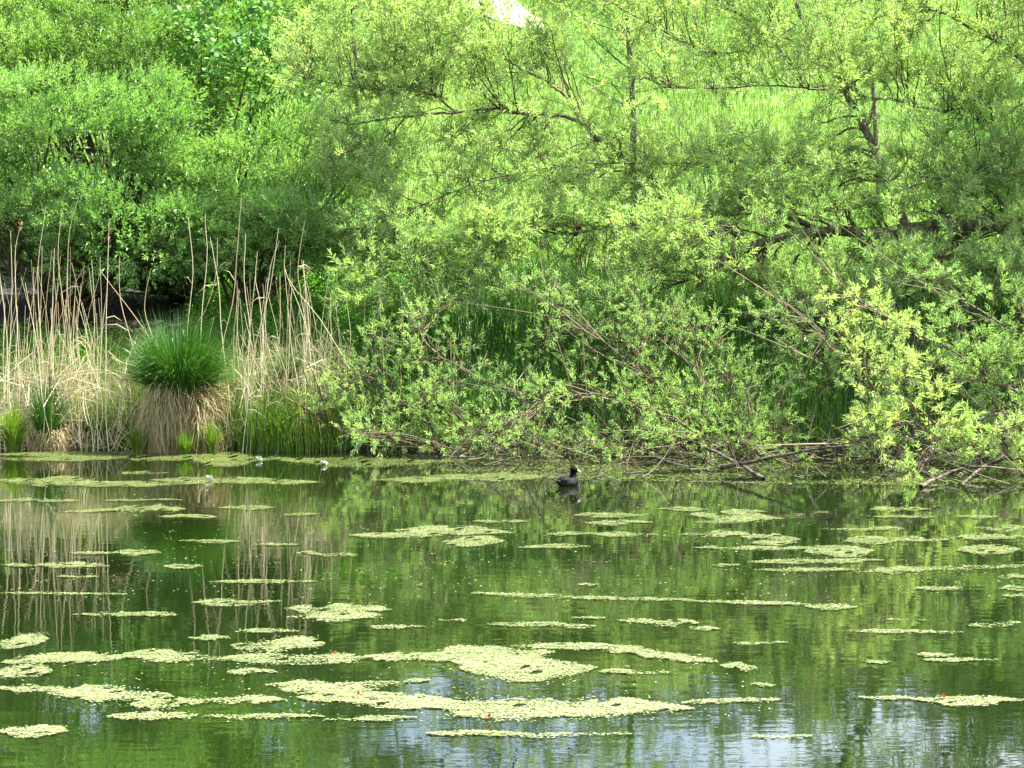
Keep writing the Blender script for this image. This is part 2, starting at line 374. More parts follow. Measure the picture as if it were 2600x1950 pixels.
def round_leafy(mb, A, B, C, n, L, W, tint, *a):
    """round alder leaves: six-sided discs"""
    N = len(A); t = np.broadcast_to(np.linspace(0.2, 1, n), (N, n))
    P = bez(A[:, None], B[:, None], C[:, None], t).reshape(-1, 3); M = len(P)
    nrm = norm(rand_dir(M) * 0.75 + np.array([-0.2, -0.35, 0.8])); u = norm(np.cross(nrm, rand_dir(M))); v = np.cross(nrm, u)
    sz = L * rng.uniform(0.6, 1.2, M)[:, None] / 2; c = P + u * sz * 1.1 + rng.normal(0, 0.03, P.shape)
    an = np.arange(8) * math.pi / 4
    V = c[:, None] + sz[:, None] * (np.cos(an)[None, :, None] * u[:, None] + 0.9 * np.sin(an)[None, :, None] * v[:, None])
    i = np.arange(M * 8).reshape(M, 8)
    tt = np.clip(np.repeat(tint, n) + rng.normal(0, 0.18, M), 0, 1)
    mb.add(V, f4=np.concatenate([i[:, [0, 1, 2, 3]], i[:, [0, 3, 4, 7]], i[:, [4, 5, 6, 7]]]), t4=np.tile(tt, 3))

def mound(ox, oy, Y, rx, rz, ry=None):
    """mound centred where it is seen in the picture at distance Y; rx, rz given in picture pixels (2212) at that distance"""
    k = Y * S / F
    return (U(ox, oy, Y), (rx * k, (ry if ry else 0.8 * rx * k), rz * k))

G_SCRUB = 'willow shrubs on the bank left of the tree'
shrub('willow_shrub', 'broad dense rounded willow shrub behind the reeds with a dark hollow under it', (-7.4, 46.2),
      [mound(190, 330, 45.2, 225, 140), mound(290, 520, 44.0, 215, 85, 0.9), mound(-10, 400, 45.4, 140, 110), mound(410, 470, 44.6, 90, 90)], 0.46, 0.44, 13, 0.085, 0.024, M_SHRUB, 11, 0.5)
shrub('willow_shrub', 'smaller rounded willow shrub between the brown gap and the meadow', (-4.2, 45.6),
      [mound(565, 345, 45.8, 125, 110), mound(560, 500, 44.4, 165, 85, 0.9), mound(680, 420, 45.4, 120, 105), mound(660, 540, 43.6, 120, 80, 0.7)], 0.44, 0.44, 13, 0.082, 0.023, M_SHRUB, 12, 0.6)
shrub('willow_shrub', 'upper willow shrub mounding up behind the broad one, olive green', (-7.2, 49.5),
      [mound(230, 150, 48.5, 240, 130), mound(0, 190, 48, 150, 150), mound(-120, 380, 48.5, 160, 200), mound(370, 230, 47.8, 90, 110)], 0.46, 0.42, 13, 0.085, 0.024, M_YSHRUB, 13, 0.45)
shrub('willow_shrub', 'tall feathery willow thicket at the very back, hazy grey green', (-7.4, 55),
      [mound(110, 0, 53, 260, 140), mound(430, 10, 53, 240, 120), mound(250, -190, 55, 330, 140), mound(640, -40, 55, 150, 140), mound(560, 160, 52, 130, 130)], 0.5, 0.36, 12, 0.11, 0.022, M_YSHRUB, 14, 0.6)
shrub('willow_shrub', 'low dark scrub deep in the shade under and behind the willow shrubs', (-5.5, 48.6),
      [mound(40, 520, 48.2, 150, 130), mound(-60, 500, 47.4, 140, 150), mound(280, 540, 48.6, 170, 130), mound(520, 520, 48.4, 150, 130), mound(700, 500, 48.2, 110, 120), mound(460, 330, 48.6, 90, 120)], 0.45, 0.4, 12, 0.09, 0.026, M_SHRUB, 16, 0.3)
shrub('dark_shrub', 'dark bushy growth in the shade beyond the willow at the picture edge', (7.2, 51.5),
      [mound(2180, 380, 50, 140, 150), mound(2050, 520, 50, 100, 90), mound(2300, 520, 49, 120, 160)], 0.5, 0.34, 12, 0.1, 0.03, M_ALDER, 17, 0.3)
shrub('alder_shrub', 'alder with round glossy leaves in a dark recess of the scrub', (-5.3, 48.5),
      [mound(510, 110, 47.2, 115, 110), mound(590, 190, 46.8, 80, 70)], 0.42, 0.2, 6, 0.10, 0.05, M_ALDER, 15, 0.5, leaf_fn=round_leafy, shoot=(0.3, 0.5), per=30)

# ------------------------------------------------------------------ the big willow
def willow(name, label, foot, limbs, regions, seed, twig_per=9, n_leaf=16, L=0.108, W=0.0195, gaps=(), twl=(0.25, 0.75), tint=0.55, upb=0.5, cat='tree', trunk=None, t0=0.38, bare_f=0.1, stem=1.0, bare_shoots=30):
    global rng
    rng = np.random.default_rng(seed)
    foot = np.array([foot[0], foot[1], float(gz(foot[0], foot[1]))])
    root = empty(name, foot, label, cat)
    nodes, nrad, ndir = [], [], []
    for k, (pts, r0, r1) in enumerate(limbs):
        p = spline(np.array([U(*q) if not isinstance(q, np.ndarray) else q for q in pts]), 8 * len(pts))
        n = len(p); wob = np.cumsum(rng.normal(0, 0.012, (n, 3)), 0); wob -= np.linspace(0, 1, n)[:, None] * wob[-1]; p = p + wob
        rr = (0.95 if (trunk and k < 6) else 0.6) * np.linspace(r0, r1, n) * rng.uniform(0.88, 1.12, n)
        mb = MB(); tubes(mb, p[None], rr[None], 8); mb.build('trunk' if (trunk and k < trunk) else 'branch', M_BARK, root, smooth=True, loc=foot)
        nodes.append(p[n // 6:]); nrad.append(rr[n // 6:]); ndir.append(norm(np.gradient(p, axis=0))[n // 6:])
    nodes = np.concatenate(nodes); nrad = np.concatenate(nrad); ndir = np.concatenate(ndir)
    # targets of the side branches
    T, TT = [], []
    for (poly, y0, y1, cnt, tn) in regions:
        poly = np.array(poly, float); lo, hi = poly.min(0), poly.max(0); got = 0
        while got < cnt:
            q = rng.uniform(lo, hi); inside = False; j = len(poly) - 1
            for i in range(len(poly)):
                if (poly[i, 1] > q[1]) != (poly[j, 1] > q[1]) and q[0] < (poly[j, 0] - poly[i, 0]) * (q[1] - poly[i, 1]) / (poly[j, 1] - poly[i, 1]) + poly[i, 0]: inside = not inside
                j = i
            if not inside: continue
            if any(((q[0] - g[0]) / g[2]) ** 2 + ((q[1] - g[1]) / g[3]) ** 2 < 1 and rng.random() < g[4] for g in gaps): continue
            T.append(U(q[0], q[1], rng.uniform(y0, y1))); TT.append(tn); got += 1
    T = np.array(T); TT = np.array(TT); N = len(T)
    D = np.linalg.norm(T[:, None] - nodes[None], axis=2)
    back = ((T[:, None] - nodes[None]) * ndir[None]).sum(2) / np.maximum(D, 1e-6)
    cost = D * (1.35 - 0.6 * back) + rng.uniform(0, 0.35, D.shape) + np.abs(D - 0.9) * 0.25
    k = cost.argmin(1); A = nodes[k]; r0 = np.clip(nrad[k] * 0.5 * stem, 0.008, 0.024)
    mid = (A + T) / 2 + 0.22 * np.linalg.norm(T - A, axis=1)[:, None] * (ndir[k] * 0.6 + np.array([0, 0, 0.35])) + rng.normal(0, 0.08, A.shape)
    tw = MB(); t = np.linspace(0, 1, 8); P = bez(A[:, None], mid[:, None], T[:, None], np.broadcast_to(t, (N, 8))); P[:, 1:-1] += rng.normal(0, 0.018, P[:, 1:-1].shape)
    tubes(tw, P, r0[:, None] * np.linspace(1, 0.28, 8)[None] * rng.uniform(0.7, 1.2, (N, 1)), 4, rng.uniform(0.05, 0.9, N))
    # long leafless shoots
    m = bare_shoots; kb = rng.integers(0, len(nodes), m); a3 = nodes[kb]; d3 = norm(ndir[kb] * 0.8 + rng.normal(0, 0.5, (m, 3)) * [1, 0.6, 1] + [0, 0, 0.3]); l3 = rng.uniform(0.6, 1.7, (m, 1))
    b3 = a3 + d3 * l3 * 0.5 + rng.normal(0, 0.08, (m, 3)); c3 = a3 + d3 * l3 + np.array([0, 0, 0.1]) - np.array([0, 0, 0.25]) * rng.random((m, 1))
    tubes(tw, bez(a3[:, None], b3[:, None], c3[:, None], np.broadcast_to(np.linspace(0, 1, 7), (m, 7))), np.linspace(0.011, 0.003, 7)[None] * rng.uniform(0.7, 1.2, (m, 1)), 4, rng.uniform(0.2, 1, m))
    # twigs
    tp = rng.uniform(0.3, 1.0, (N, twig_per)) ** 0.8
    B0 = bez(A[:, None], mid[:, None], T[:, None], tp); Tg = norm((T - A))[:, None]
    d = norm(0.6 * Tg + np.array([0, 0, upb]) + 0.85 * rng.normal(size=B0.shape))
    ln = rng.uniform(twl[0], twl[1], (N, twig_per))[..., None] * (0.6 + 0.4 * (1 - tp))[..., None]
    a = B0.reshape(-1, 3); c = (B0 + d * ln).reshape(-1, 3) + np.array([0, 0, 0.03]); b = (a + c) / 2 + rng.normal(0, 0.035, a.shape) - np.array([0, 0, 0.02])
    tubes(tw, bez(a[:, None], b[:, None], c[:, None], np.broadcast_to(np.linspace(0, 1, 4), (len(a), 4))), np.array([[0.0042, 0.0036, 0.0028, 0.0014]]), 3, rng.uniform(0.1, 1, len(a)))
    fo = MB(); tt = np.repeat(TT + rng.normal(0, 0.17, N), twig_per)
    bare = rng.random(len(a)) < bare_f
    leafy(fo, a[~bare], b[~bare], c[~bare], n_leaf, L, W, tt[~bare], t0, (1.35, 0.45), up=0.1)
    tw.build('twigs', M_TWIG, root, loc=foot); fo.build('foliage', M_WILLOW, root, loc=foot)
    return root

# limbs by picture position; some are unseen, added to carry the shading crown (x, y on the 2212 view, distance)
gapsW = [(2100, 495, 170, 42, 0.8), (1740, 515, 250, 52, 0.85), (1960, 480, 120, 40, 0.6), (1040, 570, 90, 40, 0.6), (900, 290, 190, 60, 0.75), (1180, 330, 170, 50, 0.6), (1230, 560, 130, 60, 0.7), (1130, 660, 160, 50, 0.6), (1600, 540, 130, 45, 0.65), (1850, 320, 90, 40, 0.6), (1090, 30, 60, 50, 0.85), (1350, 235, 480, 60, 0.6), (1900, 275, 320, 55, 0.55), (1500, 120, 400, 40, 0.35), (1480, 650, 120, 50, 0.4)]
main_limbs = [
    ([np.array([7.9, 45.6, 1.4]), (2420, 420, 45.4), (2480, 200, 45), (2560, 20, 44.6), (2620, -200, 44.4), (2680, -420, 44.2)], 0.16, 0.05),
    ([(2420, 420, 45.4), (2540, 330, 44), (2660, 260, 42.5), (2780, 220, 41.4)], 0.1, 0.03),
    ([(2470, 230, 45), (2380, 90, 43.5), (2330, -20, 42.4)], 0.07, 0.02),
    ([np.array([7.9, 45.6, 1.4]), (2330, 640, 45.3), (2215, 500, 45), (2050, 482, 44.8)], 0.17, 0.13),
    ([(2060, 482, 44.8), (1900, 507, 44.5), (1760, 500, 44.2), (1640, 525, 43.8), (1560, 562, 43.4), (1505, 600, 43.0)], 0.12, 0.03),
    ([(1960, 500, 44.6), (1905, 380, 44.8), (1850, 260, 45.2), (1790, 130, 45.5), (1735, 50, 45.8), (1690, -90, 46)], 0.085, 0.035),
    ([(1780, 500, 44.3), (1680, 460, 44.4), (1560, 462, 44.6), (1440, 410, 44.7), (1300, 310, 44.7), (1225, 255, 44.6), (1140, 252, 44.4), (1080, 240, 44.3), (985, 245, 44.2), (880, 250, 44), (760, 268, 43.8)], 0.085, 0.02),
    ([(1290, 300, 44.7), (1240, 230, 45), (1190, 180, 45), (1110, 140, 45), (1000, 90, 45), (900, 40, 45)], 0.045, 0.012),
    ([(985, 245, 44.2), (920, 200, 44), (800, 190, 43.8), (660, 170, 43.8)], 0.03, 0.01),
    ([(880, 250, 44.0), (810, 312, 43.6), (700, 345, 43.4)], 0.025, 0.008),
    ([(1560, 462, 44.6), (1400, 480, 44), (1250, 505, 43.4), (1100, 530, 43), (1040, 560, 42.8), (985, 608, 42.6), (870, 630, 42.4), (790, 660, 42.3)], 0.05, 0.012),
    ([(2330, 470, 45.4), (2200, 330, 45.4), (2080, 250, 45.2), (1950, 232, 45), (1800, 205, 44.8), (1650, 190, 44.6), (1450, 190, 44.4)], 0.06, 0.014),
    ([(2340, 330, 45.6), (2215, 150, 45.8), (2080, 60, 45.8), (1950, 15, 45.6), (1800, -10, 45.4)], 0.06, 0.018),
    ([(2215, 500, 45.0), (2100, 380, 44), (1980, 400, 43.6), (1850, 450, 43.2), (1700, 470, 43), (1550, 500, 42.6)], 0.035, 0.01),
    ([(1905, 380, 44.8), (1750, 350, 44.4), (1600, 345, 44), (1450, 350, 43.8), (1250, 345, 43.6), (1080, 370, 43.4), (930, 430, 43.2), (800, 470, 43)], 0.032, 0.008),
    ([(1735, 50, 45.8), (1560, 120, 45.4), (1400, 60, 45.2), (1280, -20, 45)], 0.03, 0.01),
    ([(2330, 640, 45.3), (2180, 600, 44), (2020, 620, 43), (1900, 690, 42.4), (1760, 720, 42)], 0.05, 0.012),
    ([(1790, 130, 45.5), (1600, 30, 45.4), (1450, -80, 45.4)], 0.03, 0.01),
]
regions = [
    ([(560, 150), (640, 40), (760, -30), (1060, -60), (1060, 130), (900, 230), (700, 230)], 43.0, 45.2, 150, 0.8),
    ([(1060, -90), (2260, -120), (2260, 220), (1600, 230), (1060, 180)], 43.2, 46.4, 340, 0.75),
    ([(640, 260), (1060, 200), (1500, 230), (1500, 440), (800, 470), (700, 400)], 42.6, 45.0, 140, 0.72),
    ([(1500, 220), (2260, 210), (2260, 460), (1500, 470)], 42.8, 45.8, 200, 0.6),
    ([(700, 470), (1500, 440), (1500, 640), (740, 680)], 41.2, 44.0, 190, 0.6),
    ([(1500, 460), (2260, 450), (2260, 650), (1500, 660)], 41.0, 44.5, 160, 0.5),
    ([(2240, -160), (2900, -100), (2900, 560), (2240, 620)], 40.5, 47.5, 260, 0.5),  # unseen crown past the right edge, added to shade the right side
    ([(2300, -560), (3050, -560), (3050, -160), (2260, -160)], 40.5, 48.5, 300, 0.5),  # higher unseen crown, added so its shade reaches farther left
]
willow('willow_tree', 'big spreading willow leaning in from beyond the picture edge, branches all across the slope', (7.9, 45.6), main_limbs, regions, 21, gaps=gapsW, trunk=1)

low_limbs = [
    ([(2060, 985, 39.0), (1980, 900, 39.6), (1880, 800, 40.2), (1780, 720, 40.6), (1700, 660, 41)], 0.035, 0.008),
    ([(2200, 960, 39.0), (2100, 860, 39.6), (2030, 780, 40.2)], 0.03, 0.008),
    ([(1760, 1010, 39.0), (1640, 930, 39.3), (1500, 870, 39.8), (1380, 790, 40.2), (1280, 720, 40.4), (1180, 660, 40.6)], 0.045, 0.008),
    ([(1700, 1020, 39.0), (1560, 960, 39.0), (1400, 880, 39.4), (1230, 850, 39.6), (1130, 905, 39.6), (1000, 920, 39.8)], 0.035, 0.007),
    ([(1560, 985, 39.2), (1380, 960, 39.4), (1150, 950, 39.6), (930, 960, 39.8), (760, 930, 40), (670, 890, 40)], 0.028, 0.006),
    ([(1650, 990, 39.3), (1520, 820, 40.4), (1420, 720, 41), (1350, 640, 41.4)], 0.03, 0.007),
    ([(1230, 960, 39.5), (1120, 860, 39.9), (1000, 800, 40.3), (900, 740, 40.6)], 0.022, 0.005),
    ([(980, 965, 39.8), (880, 880, 40.1), (800, 820, 40.4), (720, 830, 40.4)], 0.018, 0.005),
]
low_regions = [  # leaf tints kept low to paint in the shade near the water
    ([(650, 880), (760, 780), (900, 760), (1000, 880), (1000, 960), (760, 960)], 39.6, 40.6, 48, 0.5),
    ([(860, 640), (1400, 600), (1500, 700), (1350, 860), (900, 820), (740, 720)], 40.2, 41.8, 72, 0.4),
    ([(900, 820), (1350, 820), (1750, 930), (1700, 975), (1300, 965), (950, 960)], 38.7, 40.2, 80, 0.42),
    ([(1350, 640), (1700, 640), (1850, 900), (1500, 920), (1380, 800)], 39.4, 41.8, 66, 0.36),
    ([(1650, 640), (1900, 620), (2230, 800), (2230, 960), (1800, 960)], 38.6, 41.5, 58, 0.26),
    ([(700, 930), (1800, 930), (1950, 1020), (1500, 1020), (900, 985)], 37.6, 39.6, 80, 0.45),
]
willow('willow_sapling', 'low straggly willow with branches fanning out over the duckweed fringe', (2.6, 39.9), low_limbs, low_regions, 22, twig_per=12, n_leaf=11, t0=0.6, bare_f=0.25, stem=1.4, bare_shoots=110,
       L=0.08, W=0.0165, twl=(0.2, 0.6), tint=0.5, upb=0.2, cat='shrub', gaps=[(1000, 880, 80, 60, 0.5), (1130, 660, 160, 50, 0.5), (1250, 930, 120, 30, 0.6)])

front_limbs = [
    ([(2380, 800, 39.4), (2212, 850, 38.4), (2080, 770, 37.8), (1960, 700, 37.4), (1860, 640, 37.2), (1800, 600, 37.2)], 0.04, 0.006),
    ([(2360, 880, 39.2), (2200, 880, 38.0), (2080, 905, 37.2), (1960, 912, 36.6), (1880, 945, 36.2), (1800, 990, 35.9)], 0.03, 0.006),
    ([(2300, 900, 38.8), (2150, 820, 38.0), (2000, 800, 37.6), (1880, 790, 37.3), (1760, 730, 37.2)], 0.025, 0.005),
    ([(2360, 760, 39.6), (2200, 720, 38.8), (2050, 640, 38.4), (1950, 600, 38.2)], 0.035, 0.008),
    ([(2000, 985, 36.9), (1930, 890, 37.0), (1850, 830, 37.0), (1760, 780, 37.0)], 0.02, 0.005),
    ([(2360, 950, 38.2), (2212, 905, 37.4), (2160, 930, 36.6), (2120, 985, 36.2)], 0.025, 0.007),
    ([(1960, 912, 36.6), (2000, 950, 36.4), (2020, 1010, 36.2)], 0.014, 0.005),
]
front_regions = [
    ([(1740, 620), (1900, 600), (2000, 760), (2060, 880), (1900, 990), (1790, 980), (1850, 800)], 36.0, 37.8, 52, 0.95),
    ([(1950, 560), (2260, 560), (2260, 800), (2050, 800)], 37.4, 39.2, 36, 0.4),
    ([(2040, 900), (2130, 890), (2120, 1010), (2010, 1000)], 36.0, 36.8, 16, 0.8),
    ([(2060, 760), (2260, 760), (2260, 880), (2100, 900)], 37.2, 38.8, 18, 0.6),
    ([(2140, 930), (2260, 900), (2260, 1030), (2150, 1010)], 35.9, 36.8, 14, 0.75),
    ([(1930, 1030), (1950, 1000), (1970, 1050), (1940, 1060)], 35.4, 35.8, 4, 0.7),
]
willow('overhanging_willow', 'sunlit yellow green willow boughs arching low over the dark water', (8.4, 39.6), front_limbs, front_regions, 23, twig_per=8, n_leaf=15, t0=0.5, bare_f=0.12, stem=1.3, bare_shoots=60,
       L=0.092, W=0.0185, twl=(0.2, 0.5), upb=0.25, cat='shrub')

# trees whose bare trunks stand on the slope behind
def pole_tree(name, label, ox, Y, oy_top, r, lean, seed, crown=True):
    global rng
    rng = np.random.default_rng(seed)
    x = (ox * S - CX) / F * Y; foot = np.array([x, Y, float(gz(x, Y))]); root = empty(name, foot, label, 'tree')
    top = U(ox + lean, oy_top, Y); p = spline(np.array([foot - [0, 0, .1], foot * .66 + top * .34 + [0.06, 0, 0], foot * .33 + top * .67 - [0.05, 0, 0], top]), 24)
    mb = MB(); tubes(mb, p[None], np.linspace(r, r * 0.35, 24)[None], 8); mb.build('trunk', M_BARK, root, smooth=True, loc=foot)
    br, fo, tw = MB(), MB(), MB()
    n = 46; k = rng.integers(9, 24, n); A = p[k]; a = rng.uniform(0, 6.28, n); ln = rng.uniform(0.7, 1.9, n) * (1.15 - k / 40)
    T = A + np.stack([np.cos(a) * ln, np.sin(a) * ln, ln * rng.uniform(0.15, 0.8, n)], -1); mid = (A + T) / 2 + np.array([0, 0, -0.08])
    tubes(br, bez(A[:, None], mid[:, None], T[:, None], np.broadcast_to(np.linspace(0, 1, 6), (n, 6))), np.linspace(0.018, 0.005, 6)[None], 5, 0.2)
    m = 12; tp = rng.uniform(0.35, 1, (n, m)); b0 = bez(A[:, None], mid[:, None], T[:, None], tp).reshape(-1, 3)
    c0 = b0 + norm(rng.normal(size=b0.shape) + np.array([0, 0, 0.5])) * rng.uniform(0.2, 0.5, (len(b0), 1))
    leafy(fo, b0, (b0 + c0) / 2, c0, 13, 0.075, 0.022, rng.normal(0.5, 0.12, len(b0)))
    br.build('branches', M_TWIG, root, loc=foot); fo.build('foliage', M_SHRUB, root, loc=foot)
pole_tree('young_tree', 'slim straight dark trunk standing upright in the meadow behind the willow', 1367, 50, -330, 0.075, -12, 31)
pole_tree('young_tree', 'thin trunk at the top edge beside the alder', 768, 60, -260, 0.07, -4, 32)
pole_tree('young_tree', 'leaning dark trunk seen through the willow under the pale path', 1900, 56, -340, 0.05, -60, 33)

# ------------------------------------------------------------------ tussock sedges
def tussock(name, label, ox, oy, Y, h_skirt, h_green, rad, n_green, n_dead, seed):
    global rng
    rng = np.random.default_rng(seed)
    c = U(ox, oy, Y); c[2] = max(0.0, float(gz(c[0], c[1]))) - 0.02
    root = empty(name, c, label, 'sedge tussock')
    # stool of matted old leaf bases
    t = np.linspace(0, 1, 9); mb = MB()
    ring = np.arange(20) * 2 * math.pi / 20
    V = []
    for tt in t:
        rr = rad * (0.40 - 0.10 * tt) * (1 + 0.1 * np.sin(ring * 3 + tt * 5) + 0.06 * rng.normal(size=20))
        V.append(np.stack([c[0] + np.cos(ring) * rr, c[1] + np.sin(ring) * rr, np.full(20, c[2] + h_skirt * 0.95 * tt)], -1))
    V = np.array(V); idx = np.arange(180).reshape(9, 20); nx = np.roll(idx, -1, 1)
    mb.add(V.reshape(-1, 3), f4=np.stack([idx[:-1], nx[:-1], nx[1:], idx[1:]], -1).reshape(-1, 4), t4=0.1)
    mb.add(V[-1], f3=[(0, i, i + 1) for i in range(1, 19)], t3=0.1)
    mb.build('stool', M_STRAW, root, loc=c)
    # dead skirt hanging all round
    n = n_dead; cl = rng.uniform(0, 6.28, 60); a = cl[rng.integers(0, 60, n)] + rng.normal(0, 0.13, n); top = c[2] + h_skirt * rng.uniform(0.35, 1.1, n); r0 = rad * rng.uniform(0.05, 0.42, n); r1 = rad * (rng.uniform(0.30, 0.78, n) + 0.1 * np.sin(a * 5) + 0.10 * np.cos(a))
    ln = rng.uniform(0.3, 1.1, n) ** 0.8
    K = 6; t = np.linspace(0, 1, K)[None]
    rr = r0[:, None] + (r1 - r0)[:, None] * np.sin(np.clip(t * rng.uniform(0.9, 1.6, (n, 1)), 0, 1) * math.pi / 2)
    zz = top[:, None] + 0.14 * h_skirt * np.sin(t * 2.8) * rng.uniform(0, 1.6, (n, 1)) - (h_skirt * ln)[:, None] * t ** rng.uniform(1.2, 2.2, (n, 1))
    da = rng.normal(0, 0.35, (n, 1)) * t
    P = np.stack([c[0] + np.cos(a[:, None] + da) * rr, c[1] + np.sin(a[:, None] + da) * rr, np.maximum(zz, c[2] + 0.005)], -1)
    side = np.stack([-np.sin(a), np.cos(a), 0 * a], -1)
    mb = MB(); ribbons(mb, P, rng.uniform(0.006, 0.014, n)[:, None] * (1 - 0.8 * t), norm(side + 0.6 * rand_dir(n)), np.clip(rng.normal(0.55, 0.28, n), 0, 1)); mb.build('dead_skirt', M_STRAW, root, loc=c)
    a0, n = a, n // 3; sel = slice(0, n); mb = MB(); ribbons(mb, P[sel] + rng.normal(0, 0.05, (n, 1, 3)) * [1, 1, 0], rng.uniform(0.005, 0.010, n)[:, None] * (1 - 0.8 * t), norm(side[sel] + 0.6 * rand_dir(n)), np.clip(rng.normal(0.6, 0.2, n), 0, 1)); mb.build('hanging_leaves', M_SEDGE, root, loc=c)
    # green crown
    n = n_green; a = rng.uniform(0, 6.28, n); out = rng.uniform(0, 1, n) ** 0.8; hh = h_green * rng.uniform(0.35, 1.15, n) * (1 - 0.18 * out) * (1 + 0.14 * np.sin(a * 2 + seed) + 0.1 * np.sin(a * 5))
    r0 = rad * 0.38 * np.sqrt(rng.random(n)); K = 6; t = np.linspace(0, 1, K)[None]
    reach = rad * (0.1 + 0.72 * out)
    rr = r0[:, None] + reach[:, None] * t ** 1.25
    zz = c[2] + h_skirt * 0.92 + hh[:, None] * (t - (0.08 + 0.5 * out ** 3)[:, None] * t ** 3)
    P = np.stack([c[0] + np.cos(a)[:, None] * rr, c[1] + np.sin(a)[:, None] * rr, zz], -1)
    side = np.stack([-np.sin(a), np.cos(a), 0 * a], -1)
    mb = MB(); ribbons(mb, P, rng.uniform(0.006, 0.012, n)[:, None] * (1 - 0.9 * t ** 2), norm(side + 0.6 * rand_dir(n)), np.clip(rng.normal(0.3, 0.17, n) + 0.3 * (out - 0.5) + 0.5 * (rng.random(n) < 0.05), 0, 1)); mb.build('green_leaves', M_SEDGE, root, loc=c)
tussock('sedge_tussock', 'large tussock with dark green top over a thick straw coloured skirt', 388, 972, 40.3, 0.92, 1.12, 0.92, 4200, 3300, 41)
tussock('sedge_tussock', 'small tussock at the water among dense pale reeds, brown at its foot', 105, 968, 40.4, 0.3, 0.85, 0.42, 600, 700, 42)
tussock('sedge_tussock', 'half hidden brown tussock behind the reeds beside the low willow', 640, 950, 41.0, 0.7, 0.5, 0.5, 700, 1700, 43)
def tuft(name, label, ox, oy, Y, h, rad, n, mat, seed, tint):
    global rng
    rng = np.random.default_rng(seed)
    c = U(ox, oy, Y); c[2] = max(0.0, float(gz(c[0], c[1]))) - 0.01
    a = rng.uniform(0, 6.28, n); o = rng.random(n); K = 5; t = np.linspace(0, 1, K)[None]
    rr = rad * (0.25 * rng.random(n)[:, None] + o[:, None] * t ** 1.7); hh = h * rng.uniform(0.5, 1.05, n)
    P = np.stack([c[0] + np.cos(a)[:, None] * rr, c[1] + np.sin(a)[:, None] * rr, c[2] + hh[:, None] * (t - 0.35 * o[:, None] * t ** 3)], -1)
    mb = MB(); ribbons(mb, P, rng.uniform(0.006, 0.012, n)[:, None] * (1 - 0.9 * t ** 2), norm(np.stack([-np.sin(a), np.cos(a), 0 * a], -1) + 0.5 * rand_dir(n)), np.clip(rng.normal(tint, 0.2, n), 0, 1))
    tag(mb.build(name, mat, loc=c), label, 'grass tuft')
tuft('grass_tuft', 'bright green grass tuft at the waterline just beside the big tussock foot', 300, 972, 39.9, 0.45, 0.32, 420, M_MEADOW, 44, 0.6)
tuft('grass_tuft', 'short upright green tuft in front of the straw skirt of the big tussock', 400, 970, 39.6, 0.4, 0.22, 260, M_MEADOW, 45, 0.55)
tuft('grass_tuft', 'fine green blades standing in the straw skirt of the big tussock, at its right foot', 455, 968, 39.8, 0.6, 0.28, 300, M_MEADOW, 48, 0.45)
tuft('grass_tuft', 'yellowish green grass clump at the foot of the dense reeds by the picture edge', 30, 970, 40.2, 0.8, 0.4, 600, M_MEADOW, 49, 0.65)
tuft('grass_tuft', 'dark green sedge clump between the small tussock and the big one', 215, 940, 40.8, 0.85, 0.5, 700, M_SEDGE, 46, 0.65)
tuft('grass_tuft', 'long arching sedge spray rising out of the reeds behind the big tussock', 560, 900, 41.3, 0.9, 0.6, 700, M_SEDGE, 47, 0.75)

# ------------------------------------------------------------------ dry reeds
rng = np.random.default_rng(50)
def zr(zx, zy): return zx * 0.3462, zy * 0.3462 + 468
G_REED = 'tall dry reed stems'
def reed(path, Y, label, group, plume=False, r=0.0078):
    q = [U(*zr(*p), Y) for p in path]; f = q[-1].copy(); f[2] = max(-0.1, float(gz(f[0], f[1])) - 0.05); f[0] += rng.normal(0, 0.04)
    if q[-1][2] > f[2] + 0.05: q.append(f)
    p = spline(np.array(q), 16); p += np.cumsum(rng.normal(0, 0.003, p.shape), 0)
    loc = f
    mb = MB(); tubes(mb, p[::-1][None], np.linspace(r, r * 0.45, 16)[None], 5, rng.uniform(0.4, 1.0))
    # a withered leaf or two
    for _ in range(rng.integers(0, 3)):
        k = rng.integers(4, 11); a = p[k]; d = np.array([rng.choice([-1, 1]) * rng.uniform(0.1, 0.3), rng.normal(0, 0.1), rng.uniform(-0.15, 0.2)])
        P = np.stack([a, a + d * 0.5 + [0, 0, 0.05], a + d]); ribbons(mb, P[None], np.array([[0.012, 0.012, 0.002]]), norm(np.array([[0.2, 0.3, 1.0]])), 0.6)
    if plume:
        root = empty('reed_stem', loc, label, 'reed', group); mb.build('stalk', M_REED, root, loc=loc)
        pm = MB(); a = p[0]; n = 26; A = a - (p[0] - p[1]) * rng.uniform(0, 1.2, (n, 1)); d = norm(norm(p[0] - p[1]) + 0.55 * rand_dir(n)) * rng.uniform(0.03, 0.08, (n, 1))
        ribbons(pm, np.stack([A, A + d], 1), 0.012, rand_dir(n)); pm.build('plume', M_PLUME, root, loc=loc)
    else:
        tag(mb.build('reed_stem', M_REED, loc=loc), label, 'reed', group)
